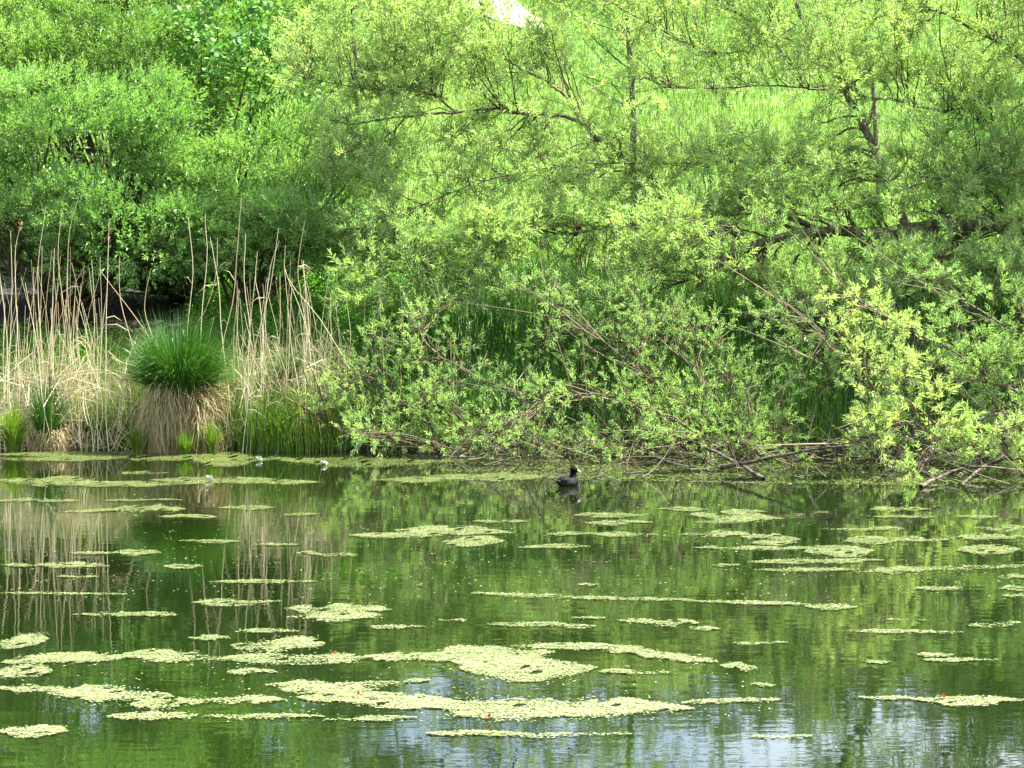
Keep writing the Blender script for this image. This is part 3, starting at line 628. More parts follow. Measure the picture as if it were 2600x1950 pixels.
UL = [
    ([(65, 90), (75, 500), (60, 1000), (62, 1400)], 'pale reed stem tapering up in front of the black hollow, nearest the picture edge', False),
    ([(130, 50), (95, 200), (95, 450), (115, 1000), (100, 1400)], 'reed with a drooping brown seed head against the black hollow', True),
    ([(285, -60), (235, 300), (240, 560), (265, 1000), (255, 1400)], 'tall reed curving up before the shrub just right of the black hollow', False),
    ([(390, -40), (360, 250), (400, 600), (440, 1000), (430, 1380)], 'reed kinked low down, its tip overlapping the broad shrub', False),
    ([(490, -130), (430, 100), (420, 450), (445, 900), (450, 1400)], 'longest arching reed, its tip high on the broad shrub', False),
    ([(680, 40), (672, 400), (665, 760), (660, 1200), (670, 1390)], 'lone straight reed with a fluffy head standing clear before the shrub', True),
    ([(745, 250), (755, 520), (830, 800), (870, 960), (900, 1350)], 'reed bowing sideways into the flank of the big tussock', False),
    ([(620, 330), (820, 590), (950, 780), (1050, 1000), (1130, 1300)], 'reed slanting across the dark green face of the big tussock', False),
    ([(945, 320), (905, 560), (960, 760), (1040, 960)], 'reed arching over the crown of the big tussock', False),
    ([(1175, 10), (1205, 330), (1180, 600), (1160, 900)], 'straight reed rising from behind the middle of the big tussock', False),
    ([(1280, -20), (1292, 250), (1265, 560), (1250, 900)], 'tall reed behind the tussock ending at the shrub foliage', False),
    ([(1355, 130), (1350, 350), (1290, 570), (1200, 800)], 'reed leaning outward from the back of the big tussock crown', False),
    ([(1310, 130), (1362, 420), (1375, 700), (1420, 1100)], 'reed crossing its leaning neighbour behind the big tussock', False),
    ([(1505, -120), (1470, 330), (1450, 520), (1370, 900)], 'tallest reed in the stand between tussock and low willow', False),
    ([(1530, 110), (1522, 400), (1560, 750), (1520, 1050), (1560, 1400)], 'sinuous reed beyond the tussock bent twice along its height', False),
    ([(1605, 220), (1595, 400), (1620, 560), (1640, 900), (1630, 1400)], 'short straight reed in front of the dark gap under the smaller shrub', False),
    ([(1735, 70), (1680, 450), (1590, 800), (1535, 1150), (1600, 1430)], 'thick pale reed leaning over in the bundle by the low willow', False),
    ([(1745, 150), (1690, 350), (1640, 800), (1640, 1400)], 'reed bundled with the thick leaning one, thinner and upright', False),
    ([(1780, 180), (1790, 380), (2000, 650), (2170, 930), (2300, 1200)], 'long reed fallen diagonally towards the low willow foliage', False),
    ([(1900, 30), (1862, 300), (1880, 480), (1950, 900), (1980, 1400)], 'reed standing apart at the edge of the willow foliage', False),
    ([(-10, 330), (30, 600), (20, 1000), (60, 1420)], 'leaning reed at the very edge of the stand by the small tussock', False),
    ([(530, 300), (430, 500), (330, 800), (280, 1300)], 'reed slanting strongly, crossing several uprights by the black hollow', False),
]
for p, lab, pl in UL:
    reed(p, rng.uniform(40.2, 40.9), lab, G_REED, pl)
def reed_many(n, zx0, zx1, tip0, tip1, label, group, Y0=40.1, Y1=41.4):
    for _ in range(n):
        bx = rng.uniform(zx0, zx1); tx = bx + rng.normal(0, 75); ty = rng.uniform(tip0, tip1); by = rng.uniform(1300, 1430)
        bend = rng.normal(0, 45)
        reed([(tx, ty), (tx * .6 + bx * .4 + bend, ty * .6 + by * .4), (tx * .25 + bx * .75 - bend * .3, ty * .25 + by * .75), (bx, by)], rng.uniform(Y0, Y1), label, group, r=rng.uniform(0.004, 0.0075))
reed_many(70, -20, 620, 180, 800, 'slender dry reed in the dense stand around the small tussock', 'reeds of the dense stand around the small tussock')
reed_many(64, 1330, 2050, 250, 900, 'slender dry reed in the loose stand between big tussock and low willow', 'reeds of the loose stand between big tussock and low willow')
reed_many(22, 2050, 2900, 400, 1000, 'faint dry reed showing through the low willow foliage', 'reeds behind the low willow foliage', 40.8, 42.0)
# the straw of broken reeds and old leaves
def straw(name, n, x0, x1, y0, y1, Y0, Y1, L, label, flat=0.5):
    ox = rng.uniform(x0, x1, n); Yv = rng.uniform(Y0, Y1, n); x = (ox * S - CX) / F * Yv
    z = gz(x, Yv).clip(0) + rng.uniform(0, 1, n) ** 1.3 * y1 + y0
    d = norm(np.stack([rng.normal(0, 0.55, n), rng.normal(0, 0.3, n), np.where(rng.random(n) < flat, rng.normal(0, 0.35, n), rng.uniform(0.7, 2, n))], -1))
    ln = rng.uniform(L[0], L[1], n)[:, None]; A = np.stack([x, Yv, z], -1) - d * ln / 2; C = A + d * ln; A[:, 2] = np.maximum(A[:, 2], 0.0)
    B = (A + C) / 2 + rng.normal(0, 0.05, A.shape)
    P = bez(A[:, None], B[:, None], C[:, None], np.broadcast_to(np.linspace(0, 1, 4), (n, 4)))
    mb = MB(); ribbons(mb, P, rng.uniform(0.004, 0.009, n)[:, None] * np.array([[1, 1, 0.9, 0.4]]), norm(np.stack([rng.normal(0, 0.5, n), rng.normal(0, .3, n), rng.normal(0, 1, n)], -1) + np.cross(d, [0, 1, 0])), np.clip(rng.normal(0.62, 0.22, n), 0, 1))
    tag(mb.build(name, M_REED), label, 'straw', kind='stuff')
straw('reed_straw', 1350, -20, 285, 0.05, 1.0, 40.3, 41.6, (0.3, 1.0), 'tangle of bleached reed straw around the small tussock')
straw('reed_straw', 950, 470, 760, 0.05, 1.0, 40.2, 41.5, (0.3, 0.9), 'loose bleached straw between the big tussock and the low willow', 0.25)
straw('reed_straw', 240, 760, 1750, 0.0, 0.7, 39.9, 41.5, (0.3, 0.8), 'thin dry stalks behind the low willow branches', 0.1)

# ------------------------------------------------------------------ branches lying in the water
rng = np.random.default_rng(60)
def fallen(pts, r, label, subs=4):
    p = spline(np.array([on_water(a, b, c) if d is None else U(a, b, d) for (a, b, c, d) in pts]), 6 * len(pts)); p += np.cumsum(rng.normal(0, 0.006, p.shape), 0)
    n = len(p); loc = p[n // 2].copy(); mb = MB(); tubes(mb, p[None], (np.linspace(r, r * 0.4, n) * rng.uniform(0.85, 1.15, n))[None], 7)
    for _ in range(subs):
        k = rng.integers(2, n - 1); d = norm(rng.normal(size=3) * [1, 0.6, 0.5] + [0, 0, 0.25]) * rng.uniform(0.2, 0.6)
        q = np.stack([p[k], p[k] + d * 0.5 + rng.normal(0, 0.04, 3), p[k] + d + rng.normal(0, 0.05, 3)]); tubes(mb, spline(q, 7)[None], np.linspace(r * 0.4, r * 0.12, 7)[None], 5)
    tag(mb.build('fallen_branch', M_LICHEN, smooth=True, loc=loc), label, 'branch', 'fallen branches in the water')
fallen([(1650, 1035, 0.0, None), (1580, 1000, 0.1, None), (1500, 960, 0, 38.6), (1400, 925, 0, 38.8)], 0.03, 'straight branch dipping into the scum beside the coot')
fallen([(2212, 985, 0, 36.4), (2140, 1000, 0, 36.2), (2080, 1050, -0.02, None)], 0.035, 'pale lichen spotted branch end resting at the water, nearest the picture corner')
fallen([(2230, 880, 0, 37.6), (2150, 930, 0, 37.2), (2100, 985, 0, 36.8), (2075, 1030, -0.02, None)], 0.03, 'crooked grey branch with orange lichen bent down to the water')
fallen([(1980, 990, 0, 38.4), (2080, 960, 0, 38.6), (2230, 950, 0, 38.8)], 0.07, 'thick dark log lying along the bank behind the boughs')
fallen([(1960, 900, 0, 37.6), (1990, 990, 0, 37.2), (2010, 1040, -0.03, None)], 0.03, 'grey stem standing in the water under the arching bough')
fallen([(1830, 930, 0, 38), (1900, 985, 0, 37.3), (1960, 1020, 0.0, None)], 0.035, 'dark forked branch sloping into the water below the sunlit boughs')
fallen([(1300, 975, 0, 39.3), (1420, 990, 0, 38.6), (1540, 1020, 0.0, None)], 0.018, 'thin dark branch trailing through scum just behind the coot')
fallen([(1990, 1050, 0.02, None), (2060, 1015, 0.12, None), (2130, 1003, 0.2, None), (2230, 1008, 0.15, None)], 0.025, 'bleached crooked branch floating in front of the log')
fallen([(960, 985, 0.05, None), (1100, 995, 0.04, None), (1240, 1000, 0.02, None)], 0.016, 'slim brown branch floating along the duckweed fringe left of the coot')
fallen([(1560, 1010, 0.1, None), (1680, 985, 0.3, None), (1820, 960, 0.5, None)], 0.03, 'mossy branch propped above the scum under the low willow')
# brushwood: fine dead twigs
n = 420; ox = rng.uniform(960, 2230, n); oy = rng.uniform(945, 1045, n) + (ox - 1600) * 0.012
A = np.array([on_water(a, b, 0.0) for a, b in zip(ox, oy)]); A[:, 2] = rng.uniform(-0.03, 0.3, n) * rng.random(n)
d = norm(np.stack([rng.normal(0, 1, n), rng.normal(0, 0.5, n), np.abs(rng.normal(0.1, 0.5, n))], -1)) * rng.uniform(0.2, 1.0, (n, 1)); C = A + d; B = (A + C) / 2 + rng.normal(0, 0.07, A.shape)
mb = MB(); tubes(mb, bez(A[:, None], B[:, None], C[:, None], np.broadcast_to(np.linspace(0, 1, 6), (n, 6))), np.linspace(1, 0.35, 6)[None] * rng.uniform(0.003, 0.010, (n, 1)), 4, rng.uniform(0, 0.75, n))
tag(mb.build('brushwood', M_TWIG), 'tangle of fine dead twigs at the foot of the willows', 'twigs', kind='stuff')

# ------------------------------------------------------------------ duckweed
rng = np.random.default_rng(70)
def flakes(mb, x, y, sz, tint, zmax=0.012):
    n = len(x); a = rng.uniform(0, 6.28, n); an = np.arange(5) * 2 * math.pi / 5
    c = np.stack([x, y, rng.uniform(0.003, zmax, n)], -1)
    rr = sz[:, None] * rng.uniform(0.6, 1.2, (n, 5))
    tx, ty = rng.normal(0, 0.06, n), rng.normal(0, 0.06, n)
    dx = np.cos(an[None] + a[:, None]) * rr; dy = np.sin(an[None] + a[:, None]) * rr
    V = np.stack([c[:, None, 0] + dx, c[:, None, 1] + dy, c[:, None, 2] + np.clip(dx * tx[:, None] + dy * ty[:, None], -0.003, 0.02)], -1)
    i = np.arange(n * 5).reshape(n, 5)
    mb.add(V, f3=i[:, [0, 3, 4]], f4=i[:, [0, 1, 2, 3]], t3=tint, t4=tint)
def spread(poly_parts, dens):
    X, Y = [], []
    for (x0, x1, ya, yb, hh) in poly_parts:
        near = (ya + yb) / 2 > 1370; hh = hh * (1.25 if near else 1.0)
        a, b = on_water(x0, ya), on_water(x1, yb); ym = (ya + yb) / 2
        half = (on_water(0, ym - hh)[1] - on_water(0, ym + hh)[1]) / 2
        ln = abs(b[0] - a[0]); n = int(ln * half * 2 * dens)
        u = rng.uniform(-1, 1, n * 2); v = rng.uniform(-1, 1, n * 2)
        k1, k2, k3 = rng.uniform(0, 6, 3)
        e1, e2 = [sum(rng.normal(0, 1) / f ** 0.75 * np.sin(u * f * 1.7 + rng.uniform(0, 6)) for f in (1, 2, 3, 5, 8, 13, 21, 34, 55)) for _ in (0, 1)]
        env = np.maximum(0, 1 - np.abs(u) ** 1.9) ** 0.8
        hi = env * np.clip(0.75 + 0.30 * e1, 0.05, 1.5); lo = -env * np.clip(0.75 + 0.30 * e2, 0.05, 1.5)
        dist = np.where(v > 0, v / np.maximum(hi, 1e-3), v / np.minimum(lo, -1e-3))
        ok = rng.random(n * 2) < np.clip((1.1 - dist) * 2.2, 0, 1) * np.clip(0.75 + 0.5 * e1, 0.3, 1) + 0.02 * (dist < 1.8)
        hole = np.sin(u * 31 * ln / 3 + k1 * 3 + 2 * v) + np.sin(v * 4 + u * 13 * ln / 3 + k2) + np.sin(v * 9 - u * 47 * ln / 3) > (1.9 if near else 1.6)
        yy = v * half; st = sum(np.sin(yy * f + ln * u * g + rng.uniform(0, 6)) for f, g in ((34, 1.3), (55, -2.1), (83, 3.4)))
        ok &= rng.random(n * 2) < np.clip((0.95 if near else 0.78) + (0.25 if near else 0.36) * st, 0.12, 1)
        u, v = u[ok & ~hole], v[ok & ~hole]
        X.append(a[0] + (b[0] - a[0]) * (u + 1) / 2); Y.append(a[1] + (b[1] - a[1]) * (u + 1) / 2 + v * half * 1.15)
    return np.concatenate(X), np.concatenate(Y)
def mat_(label, parts, tint=0.6, dens=11000):
    x, y = spread(parts, dens)
    if len(x) < 3: return
    n = len(x); loc = np.array([x.mean(), y.mean(), 0.0])
    mb = MB(); flakes(mb, x, y, rng.uniform(0.0035, 0.012, n), np.clip(rng.normal(tint, 0.25, n) + 0.13 * np.sin(x * 4 + y * 2) * np.sin(y * 7 - x), 0, 1))
    tag(mb.build('duckweed_mat', M_DUCK, loc=loc), label, 'duckweed mat', 'floating duckweed mats')
MATS = [
 ('yellow duckweed band hugging the far bank under the reeds and tussocks', [(-10,330,982,984,9),(280,640,992,993,14),(600,1010,995,996,13),(-10,250,990,991,6)], .45),
 ('wide duckweed raft below the small tussock at the picture edge', [(-10,215,1037,1042,10),(100,430,1048,1046,6)], .55),
 ('little lens of duckweed close under the big tussock reflection', [(262,365,1022,1022,6)], .5),
 ('long duckweed strip under the reflected straw carrying a feather', [(320,600,1038,1037,8),(480,692,1041,1043,6)], .55),
 ('duckweed raft reaching from open water towards the coot', [(800,1010,1038,1036,6),(900,1200,1030,1032,9)], .5),
 ('thin duckweed streak second below the bank at the picture edge', [(-10,90,1083,1081,5),(80,172,1084,1082,4)], .55),
 ('tapering duckweed raft with a humped middle among reed reflections', [(125,260,1106,1103,4),(245,402,1099,1101,10),(340,470,1116,1118,4)], .6),
 ('faint duckweed wisp above the humped raft', [(225,400,1082,1081,3)], .5),
 ('slender duckweed raft right under the reflected loose reeds', [(470,594,1098,1097,5)], .6),
 ('small duckweed dash beside the slender raft', [(612,692,1113,1111,3)], .6),
 ('layered duckweed raft of three tongues in mid pond', [(752,935,1157,1159,6),(850,1112,1146,1152,11),(955,1092,1172,1170,10)], .7),
 ('thin duckweed dash above the three tongued raft', [(1020,1145,1127,1127,4)], .6),
 ('narrow lens of duckweed just beyond the three tongued raft', [(1120,1276,1184,1181,5)], .65),
 ('small pale oval of duckweed short of the three tongued raft', [(640,775,1196,1199,6)], .7),
 ('sparse duckweed line among dark reed reflections', [(385,525,1169,1171,4),(545,650,1176,1178,3)], .6),
 ('pointed duckweed raft between two faint streaks by the reed reflections', [(150,250,1195,1196,3),(235,348,1194,1195,7)], .65),
 ('arched duckweed raft above the black reflection of the hollow', [(80,242,1221,1223,7),(0,90,1222,1222,3)], .65),
 ('short duckweed dash beyond the arched raft', [(352,436,1224,1225,5)], .65),
 ('faint line of duckweed under the short dash', [(120,215,1246,1247,3)], .6),
 ('straight thin duckweed thread across reflected reeds', [(450,690,1258,1257,4)], .65),
 ('hairline of duckweed across the black reflection', [(-5,292,1282,1285,3)], .6),
 ('duckweed sliver trailing below the black reflection', [(155,395,1328,1329,5)], .65),
 ('spindle of duckweed where the reed reflections end', [(415,612,1303,1300,8)], .7),
 ('flat duckweed wisp below the spindle', [(495,648,1364,1364,5)], .7),
 ('short duckweed dash where the last reed reflection ends', [(405,505,1379,1380,4)], .7),
 ('large pale oval of duckweed with a shiny open middle', [(615,848,1315,1318,13),(620,830,1334,1333,11)], .82),
 ('small duckweed sliver beyond the large pale oval', [(790,922,1356,1355,4)], .75),
 ('frayed duckweed streak in mid pond with two tips', [(950,1010,1341,1342,4),(1040,1290,1350,1353,7)], .75),
 ('pale duckweed lens cut off by the picture edge', [(-10,104,1388,1383,12)], .72),
 ('broad duckweed hump sitting on the long curving raft', [(500,705,1395,1394,14)], .75),
 ('long curving raft of duckweed sweeping from the picture edge across the pond', [(0,300,1432,1420,11),(-10,112,1452,1452,19),(255,540,1417,1422,10),(480,820,1424,1420,11),(780,1000,1421,1424,9)], .8),
 ('widest duckweed raft in the near water, forked at its far end', [(930,1200,1412,1410,13),(970,1200,1428,1430,12),(990,1292,1446,1444,20)], .84),
 ('descending tail of duckweed drawn out from the widest raft', [(1100,1390,1397,1400,6),(1290,1460,1407,1416,9),(1420,1550,1420,1430,8)], .82),
 ('wispy duckweed trace below the descending tail', [(1290,1450,1452,1454,4)], .75),
 ('small ragged duckweed patch beyond the descending tail', [(1556,1640,1440,1443,8)], .78),
 ('tiny duckweed fleck under the small ragged patch', [(1620,1672,1481,1482,4)], .78),
 ('winding lower strand of duckweed at the picture edge', [(-10,170,1488,1496,8),(100,375,1498,1506,13),(280,455,1524,1518,11),(430,620,1514,1513,7)], .8),
 ('isolated duckweed wisp in the dark pool between the two long rafts', [(490,600,1452,1454,6)], .72),
 ('pale spear of duckweed pointing towards the widest raft', [(572,930,1482,1471,9),(600,820,1490,1490,9)], .86),
 ('bright cream raft of duckweed reaching into the sky reflection', [(640,1000,1508,1520,12),(900,1500,1525,1532,17),(960,1300,1545,1543,12),(1470,1692,1520,1512,6)], .95),
 ('loose duckweed scatter beneath the winding strand', [(228,435,1550,1546,8),(440,705,1548,1550,5)], .78),
 ('thin ragged duckweed thread below the pale spear', [(700,905,1556,1552,4)], .78),
 ('rounded duckweed lens near the bottom corner of the picture', [(-10,147,1581,1581,10)], .82),
 ('faint cream duckweed streak lying in the sky reflection', [(915,1150,1586,1588,5),(1100,1365,1590,1588,5)], .85),
 ('dim duckweed trace alone in the reflected sky, well beyond the cream streak', [(1620,1755,1592,1591,5)], .8),
 ('pale duckweed bar with a red leaf, low at the picture edge', [(1855,2010,1508,1512,4),(1985,2220,1515,1514,9)], .88),
 ('pair of thin duckweed dashes near dark trunk reflection', [(1980,2062,1416,1416,4),(1990,2165,1428,1427,4)], .76),
 ('tiny duckweed crumb left of the pair of dashes', [(1870,1925,1432,1432,3)], .76),
 ('hairline duckweed dash alone under the tall bough reflections', [(1580,1705,1390,1390,3)], .74),
 ('long faint duckweed line under pale bough reflections', [(1825,2085,1365,1367,4)], .72),
 ('sparkling duckweed oval at the picture edge under pale bough reflections', [(2090,2206,1353,1346,7)], .78),
 ('short duckweed dash above the long faint line', [(1915,2015,1339,1340,3)], .72),
 ('ragged tip of duckweed ending the long straight line', [(1735,1855,1311,1312,6)], .76),
 ('long straight line of duckweed crossing mid pond', [(1015,1215,1283,1288,6),(1200,1500,1292,1297,5),(1470,1765,1299,1307,4)], .76),
 ('tiny straight duckweed dash below the long straight line', [(1234,1308,1336,1336,3)], .7),
 ('triangular shiny duckweed raft with a trailing tail', [(1335,1440,1341,1346,5),(1400,1510,1346,1347,10),(1480,1556,1357,1360,4)], .8),
 ('thin duckweed strip close in front of the coot', [(1240,1432,1114,1113,5)], .55),
 ('second duckweed strip in front of the coot, thicker', [(1262,1410,1130,1130,6)], .58),
 ('broken duckweed wisps below the coot strips', [(1180,1300,1155,1153,4),(1270,1430,1154,1157,5)], .6),
 ('wide ragged duckweed raft beyond the coot strips', [(1420,1535,1100,1101,4),(1490,1695,1113,1121,10),(1500,1640,1128,1124,8),(1550,1660,1106,1107,6)], .62),
 ('stepped duckweed raft in two overlapping slabs', [(1466,1620,1156,1153,8),(1600,1730,1160,1166,9),(1615,1726,1174,1173,5)], .66),
 ('long flat duckweed slab with a rounded end, under the stepped raft', [(1495,1780,1184,1186,5),(1735,1892,1193,1191,11)], .66),
 ('straight duckweed bar below the long slab', [(1612,1912,1215,1211,6)], .66),
 ('longest duckweed bar running out of the picture under the sunlit boughs', [(1622,1860,1232,1231,4),(1840,2005,1235,1231,8),(1925,2220,1230,1222,8)], .66),
 ('small dash of duckweed left of the straight bar', [(1538,1600,1222,1222,3)], .66),
 ('double lens of duckweed nearest the overhanging boughs', [(1880,2010,1101,1101,7),(1884,2024,1117,1117,4)], .55),
 ('small separate duckweed lens beyond the double lens', [(2062,2155,1117,1117,4)], .55),
 ('thin duckweed raft below the double lens', [(1770,1955,1143,1143,5)], .6),
 ('ragged duckweed raft with two humps under the boughs', [(1820,1950,1170,1167,8),(1925,2050,1166,1167,7)], .62),
 ('straggling duckweed sheet at the picture edge under the boughs', [(2045,2220,1163,1161,7),(2105,2220,1141,1140,9)], .6),
 ('duckweed raft just below the straggling sheet', [(2064,2206,1190,1187,9)], .62),
 ('cluster of duckweed streaks at the picture edge below the longest bar', [(2154,2220,1247,1247,5),(2158,2220,1273,1271,6),(2165,2220,1288,1288,4)], .7),
 ('pale duckweed dash in front of the cluster of streaks', [(1975,2082,1273,1271,5)], .7),
 ('hair thin duckweed dash alone in the clear middle water', [(1244,1295,1264,1264,2)], .66),
]
for lab, parts, tn in MATS:
    mat_(lab, parts, tn)
# scum under the branches, darkened to paint in their shade, and loose specks
def specks(name, label, n, rect, sz, tint, kind='stuff', row=None):
    ox = rng.uniform(rect[0], rect[1], n); oy = rng.uniform(rect[2], rect[3], n)
    if row is not None: oy = oy + row(ox)
    keep = np.sin(ox * 0.013 + np.sin(oy * 0.11) * 2) + np.sin(oy * 0.35 + ox * 0.004) + rng.normal(0, 0.5, n) > -0.35
    p = np.array([on_water(a, b) for a, b in zip(ox[keep], oy[keep])]); m = len(p)
    mb = MB(); flakes(mb, p[:, 0], p[:, 1], rng.uniform(sz[0], sz[1], m), np.clip(rng.normal(tint, 0.2, m), 0, 1), 0.008)
    tag(mb.build(name, M_DUCK), label, 'duckweed', kind=kind)
specks('duckweed_scum', 'thin duckweed scum, tinted dark for shade, between the fallen branches', 20000, (960, 2240, 985, 1042), (0.010, 0.026), 0.16, row=lambda o: (o - 1500) * 0.018)
specks('duckweed_specks', 'loose duckweed specks scattered over the open water', 2600, (-10, 2220, 1050, 1300), (0.006, 0.014), 0.8)
specks('duckweed_specks', 'fine duckweed dots in the dark near pool between the long rafts', 700, (150, 1700, 1430, 1560), (0.005, 0.011), 0.9)

# ------------------------------------------------------------------ small things on the water
rng = np.random.default_rng(80)
M_WHITE = noise_mat('feather_white', [(0.3, (0.42, 0.42, 0.40)), (0.7, (0.55, 0.55, 0.53))], 30)
M_RED = noise_mat('red_leaf', [(0.3, (0.16, 0.02, 0.008)), (0.7, (0.26, 0.05, 0.012))], 40)
def feather(ox, oy, label, s=0.09):
    c = on_water(ox, oy); mb = MB(); n = 40; t = np.linspace(0, 1, n); ax = np.array([math.cos(s * 50), math.sin(s * 50) * 0.4, 0.45])
    A = c + np.outer(t, ax) * s * 1.1 + np.array([0, 0, 0.015]) + rng.normal(0, 0.004, (n, 3))
    d = norm(np.stack([np.where(np.arange(n) % 2, 1, -1) * 0.9 + 0 * t, rng.normal(0, 0.4, n), 0.5 + rng.normal(0, 0.3, n)], -1)) * (0.045 * np.sin(t * 2.8 + 0.3))[:, None]
    ribbons(mb, np.stack([A, A + d * 0.6 + [0, 0, 0.006], A + d], 1), np.array([[0.012, 0.012, 0.004]]), rand_dir(n))
    tubes(mb, (c + np.outer(np.linspace(-0.2, 1.1, 5), ax) * s + [0, 0, 0.012])[None], 0.002, 4)
    tag(mb.build('white_feather', M_WHITE, loc=c), label, 'feather', 'white feathers on the duckweed')
feather(564, 996, 'white feather on the bank duckweed, straight below the loose reeds', 0.075)
feather(704, 1005, 'white feather at the outer edge of the bank duckweed', 0.08)
feather(458, 1038, 'white feather on the long duckweed strip below the tussock', 0.06)
feather(1002, 992, 'white feather by the floating brown branch', 0.06)
def red_leaf(ox, oy, label, s=0.035):
    c = on_water(ox, oy); c[2] = 0.015; n = 12; a = np.arange(n) * 2 * math.pi / n
    r = s * (0.75 + 0.25 * np.cos(a)) * rng.uniform(0.9, 1.1, n)
    V = np.stack([c[0] + np.cos(a) * r, c[1] + np.sin(a) * r * 0.9, c[2] + 0.008 * (np.sin(a * 2) * 0.5 + 0.5) + 0.012 * (np.sin(a) + 1)], -1)
    mb = MB(); mb.add(np.vstack([V, c[None] + [0, 0, 0.008]]), f3=[(i, (i + 1) % n, n) for i in range(n)])
    tubes(mb, np.stack([c + [s * 0.6, 0, 0.03], c + [s * 1.4, 0, 0.045]])[None], 0.002, 4)
    tag(mb.build('fallen_leaf', M_RED, loc=c), label, 'leaf', 'red fallen leaves on the duckweed')
red_leaf(1055, 1557, 'dark red curled leaf at the lower edge of the cream raft', 0.014)
red_leaf(773, 1507, 'orange red leaf on the narrow start of the cream raft', 0.014)
red_leaf(2037, 1513, 'red leaf on the pale bar low at the picture edge', 0.014)
red_leaf(721, 1419, 'small red leaf on the long curving raft', 0.014)
# yellow flowers on the slope
M_YEL = noise_mat('yellow_petal', [(0.3, (0.75, 0.5, 0.02)), (0.7, (0.85, 0.62, 0.03))], 30)
M_STALK = noise_mat('flower_stalk', [(0.3, (0.05, 0.14, 0.02)), (0.7, (0.08, 0.2, 0.03))], 30)
for ox, oy in [(1374, 82), (1398, 88), (1320, 140), (1281, 168), (1306, 174), (1205, 186)]:
    a0 = np.array([0, 0, CAM_H]); dd = U(ox, oy, 1.0) - a0
    for yy in np.arange(60, 130, 0.1):
        p = a0 + dd * yy
        if p[2] - 0.45 <= gz(p[0], p[1]): break
    root = empty('yellow_flower', (p[0], p[1], float(gz(p[0], p[1]))), 'yellow flower head in the meadow below the pale path', 'flower', 'yellow meadow flowers')
    fl = root.location; mb = MB(); n = 9; a = np.arange(n) * 2 * math.pi / n
    A = np.tile(p, (n, 1)); ribbons(mb, np.stack([A, A + np.stack([np.cos(a) * 0.05, np.sin(a) * 0.05, 0.02 + 0 * a], -1), A + np.stack([np.cos(a) * 0.08, np.sin(a) * 0.08, 0 * a], -1)], 1), np.array([[0.02, 0.05, 0.02]]), np.stack([-np.sin(a), np.cos(a), 0 * a], -1))
    mb.build('petals', M_YEL, root, loc=fl); mb = MB(); tubes(mb, np.stack([np.array(fl), p])[None], 0.006, 4); mb.build('stalk', M_STALK, root, loc=fl)

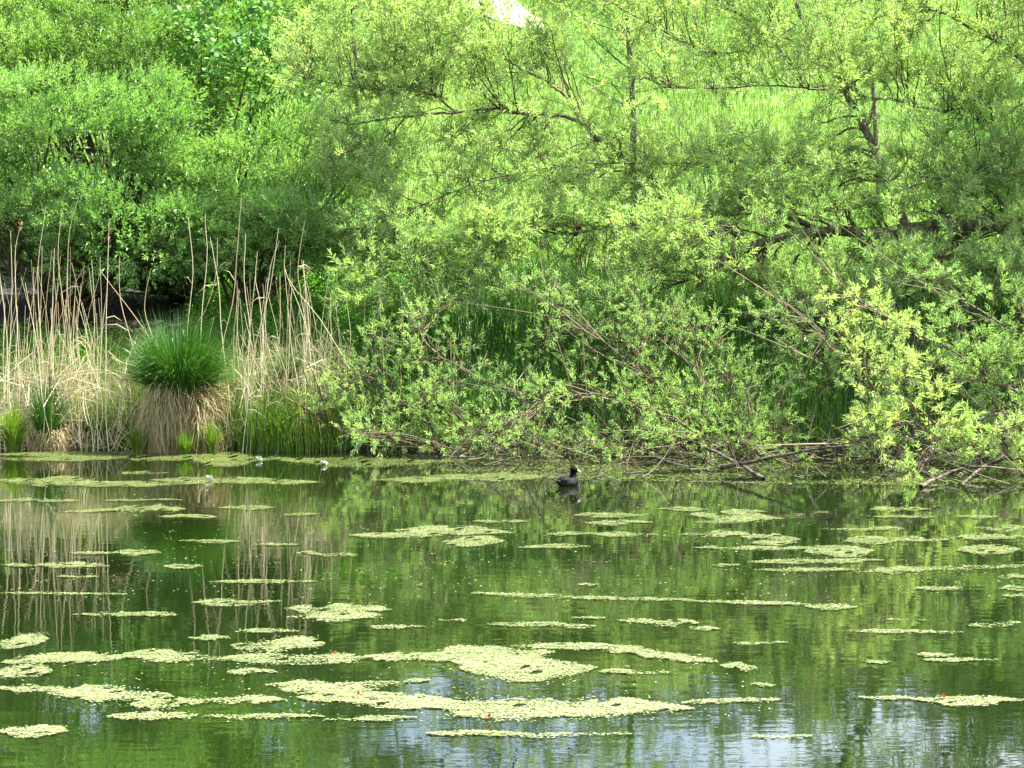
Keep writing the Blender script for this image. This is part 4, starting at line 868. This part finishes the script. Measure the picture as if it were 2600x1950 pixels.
# ------------------------------------------------------------------ the coot
def build_coot():
    c = on_water(1226, 1050); c[2] = 0.0
    head = R(42)                                             # heading: to the right and away, head turned back to the right
    root = empty('coot', c, 'black coot with white bill swimming just off the scum', 'bird'); root.rotation_euler = (0, 0, head); root.scale = (1.02, 1.02, 1.02)
    bm = bmesh.new()
    def ell(p, r, ry=0, rz=0):
        m = Matrix.Translation(p) @ Matrix.Rotation(rz, 4, 'Z') @ Matrix.Rotation(ry, 4, 'Y') @ Matrix.Diagonal((*r, 1)); bmesh.ops.create_uvsphere(bm, u_segments=24, v_segments=14, radius=1, matrix=m)
    ell((0, 0, 0.035), (0.14, 0.085, 0.07)); ell((-0.045, 0, 0.066), (0.10, 0.074, 0.056), R(6)); ell((0.075, 0, 0.05), (0.075, 0.072, 0.068))
    ell((-0.14, 0, 0.055), (0.055, 0.032, 0.02), R(20))
    TURN = Matrix.Translation((0.088, 0, 0)) @ Matrix.Rotation(R(-40), 4, 'Z') @ Matrix.Translation((-0.088, 0, 0))
    for k, (x, z, r) in enumerate([(0.08, 0.10, 0.048), (0.085, 0.125, 0.041), (0.088, 0.146, 0.038), (0.09, 0.166, 0.038)]): ell((x, 0, z), (r, r * 0.95, r))
    ell(TURN @ Vector((0.098, 0, 0.188)), (0.046, 0.037, 0.040), 0, R(-40)); ell(TURN @ Vector((0.12, 0, 0.180)), (0.030, 0.025, 0.028), 0, R(-40))
    me = bpy.data.meshes.new('tmp'); bm.to_mesh(me); bm.free(); t = bpy.data.objects.new('tmp', me); COL.objects.link(t)
    r = t.modifiers.new('r', 'REMESH'); r.mode = 'VOXEL'; r.voxel_size = 0.005
    s = t.modifiers.new('s', 'SMOOTH'); s.factor = 0.5; s.iterations = 6
    dg = bpy.context.evaluated_depsgraph_get(); body_me = bpy.data.meshes.new_from_object(t.evaluated_get(dg)); bpy.data.objects.remove(t)
    m, n, b = new_mat('coot_plumage')
    tc = n.nodes.new('ShaderNodeTexCoord'); sx = n.nodes.new('ShaderNodeSeparateXYZ'); n.links.new(tc.outputs['Object'], sx.inputs[0])
    rp = ramp(n, [(0.085, (0.013, 0.013, 0.015)), (0.125, (0.0015, 0.0015, 0.002))]); n.links.new(sx.outputs['Z'], rp.inputs[0])
    no = n.nodes.new('ShaderNodeTexNoise'); no.inputs['Scale'].default_value = 60; mp = n.nodes.new('ShaderNodeMapping'); mp.inputs['Scale'].default_value = (0.35, 1, 1)
    n.links.new(tc.outputs['Object'], mp.inputs[0]); n.links.new(mp.outputs[0], no.inputs['Vector'])
    mx = n.nodes.new('ShaderNodeMix'); mx.data_type = 'RGBA'; mx.blend_type = 'OVERLAY'; mx.inputs[0].default_value = 0.7
    n.links.new(rp.outputs[0], mx.inputs[6]); n.links.new(no.outputs[0], mx.inputs[7]); n.links.new(mx.outputs[2], b.inputs['Base Color'])
    bp = n.nodes.new('ShaderNodeBump'); bp.inputs['Distance'].default_value = 0.004; n.links.new(no.outputs[0], bp.inputs['Height']); n.links.new(bp.outputs[0], b.inputs['Normal'])
    b.inputs['Roughness'].default_value = 0.75; b.inputs['Specular IOR Level'].default_value = 0.05
    body_me.materials.clear(); body_me.materials.append(m)
    for p in body_me.polygons: p.use_smooth = True
    body_me.name = 'body'; o = bpy.data.objects.new('body', body_me); COL.objects.link(o); o.parent = root
    def ring_part(name, ctr, radii, mat):
        mb = MB(); K = len(ctr); an = np.arange(10) * 2 * math.pi / 10
        V = np.array([[[cx + 0, math.cos(a) * ry, cz + math.sin(a) * rz] for a in an] for (cx, cz), (ry, rz) in zip(ctr, radii)])
        V = np.array([TURN @ Vector(q) for q in V.reshape(-1, 3)])
        idx = np.arange(K * 10).reshape(K, 10); nx = np.roll(idx, -1, 1)
        mb.add(V.reshape(-1, 3), f4=np.stack([idx[:-1], nx[:-1], nx[1:], idx[1:]], -1).reshape(-1, 4)); return mb.build(name, mat, root, smooth=True)
    M_BILL = noise_mat('bill_white', [(0.3, (0.36, 0.34, 0.31)), (0.7, (0.45, 0.43, 0.40))], 40, 0.5)
    ring_part('bill', [(0.138, 0.180), (0.158, 0.178), (0.174, 0.171), (0.19, 0.160)], [(0.014, 0.017), (0.012, 0.014), (0.009, 0.010), (0.001, 0.001)], M_BILL)
    ring_part('frontal_shield', [(0.142, 0.186), (0.147, 0.196), (0.145, 0.210), (0.134, 0.224)], [(0.010, 0.004), (0.012, 0.005), (0.010, 0.005), (0.001, 0.001)], M_BILL)
    M_EYE = noise_mat('eye_red', [(0.3, (0.2, 0.01, 0.01)), (0.7, (0.25, 0.01, 0.01))], 40, 0.15)
    for sgn in (-1, 1):
        b2 = bmesh.new(); bmesh.ops.create_uvsphere(b2, u_segments=10, v_segments=8, radius=0.005, matrix=Matrix.Translation(TURN @ Vector((0.121, sgn * 0.0315, 0.197))))
        em = bpy.data.meshes.new('eye'); b2.to_mesh(em); b2.free(); em.materials.append(M_EYE); e = bpy.data.objects.new('eye', em); COL.objects.link(e); e.parent = root
build_coot()
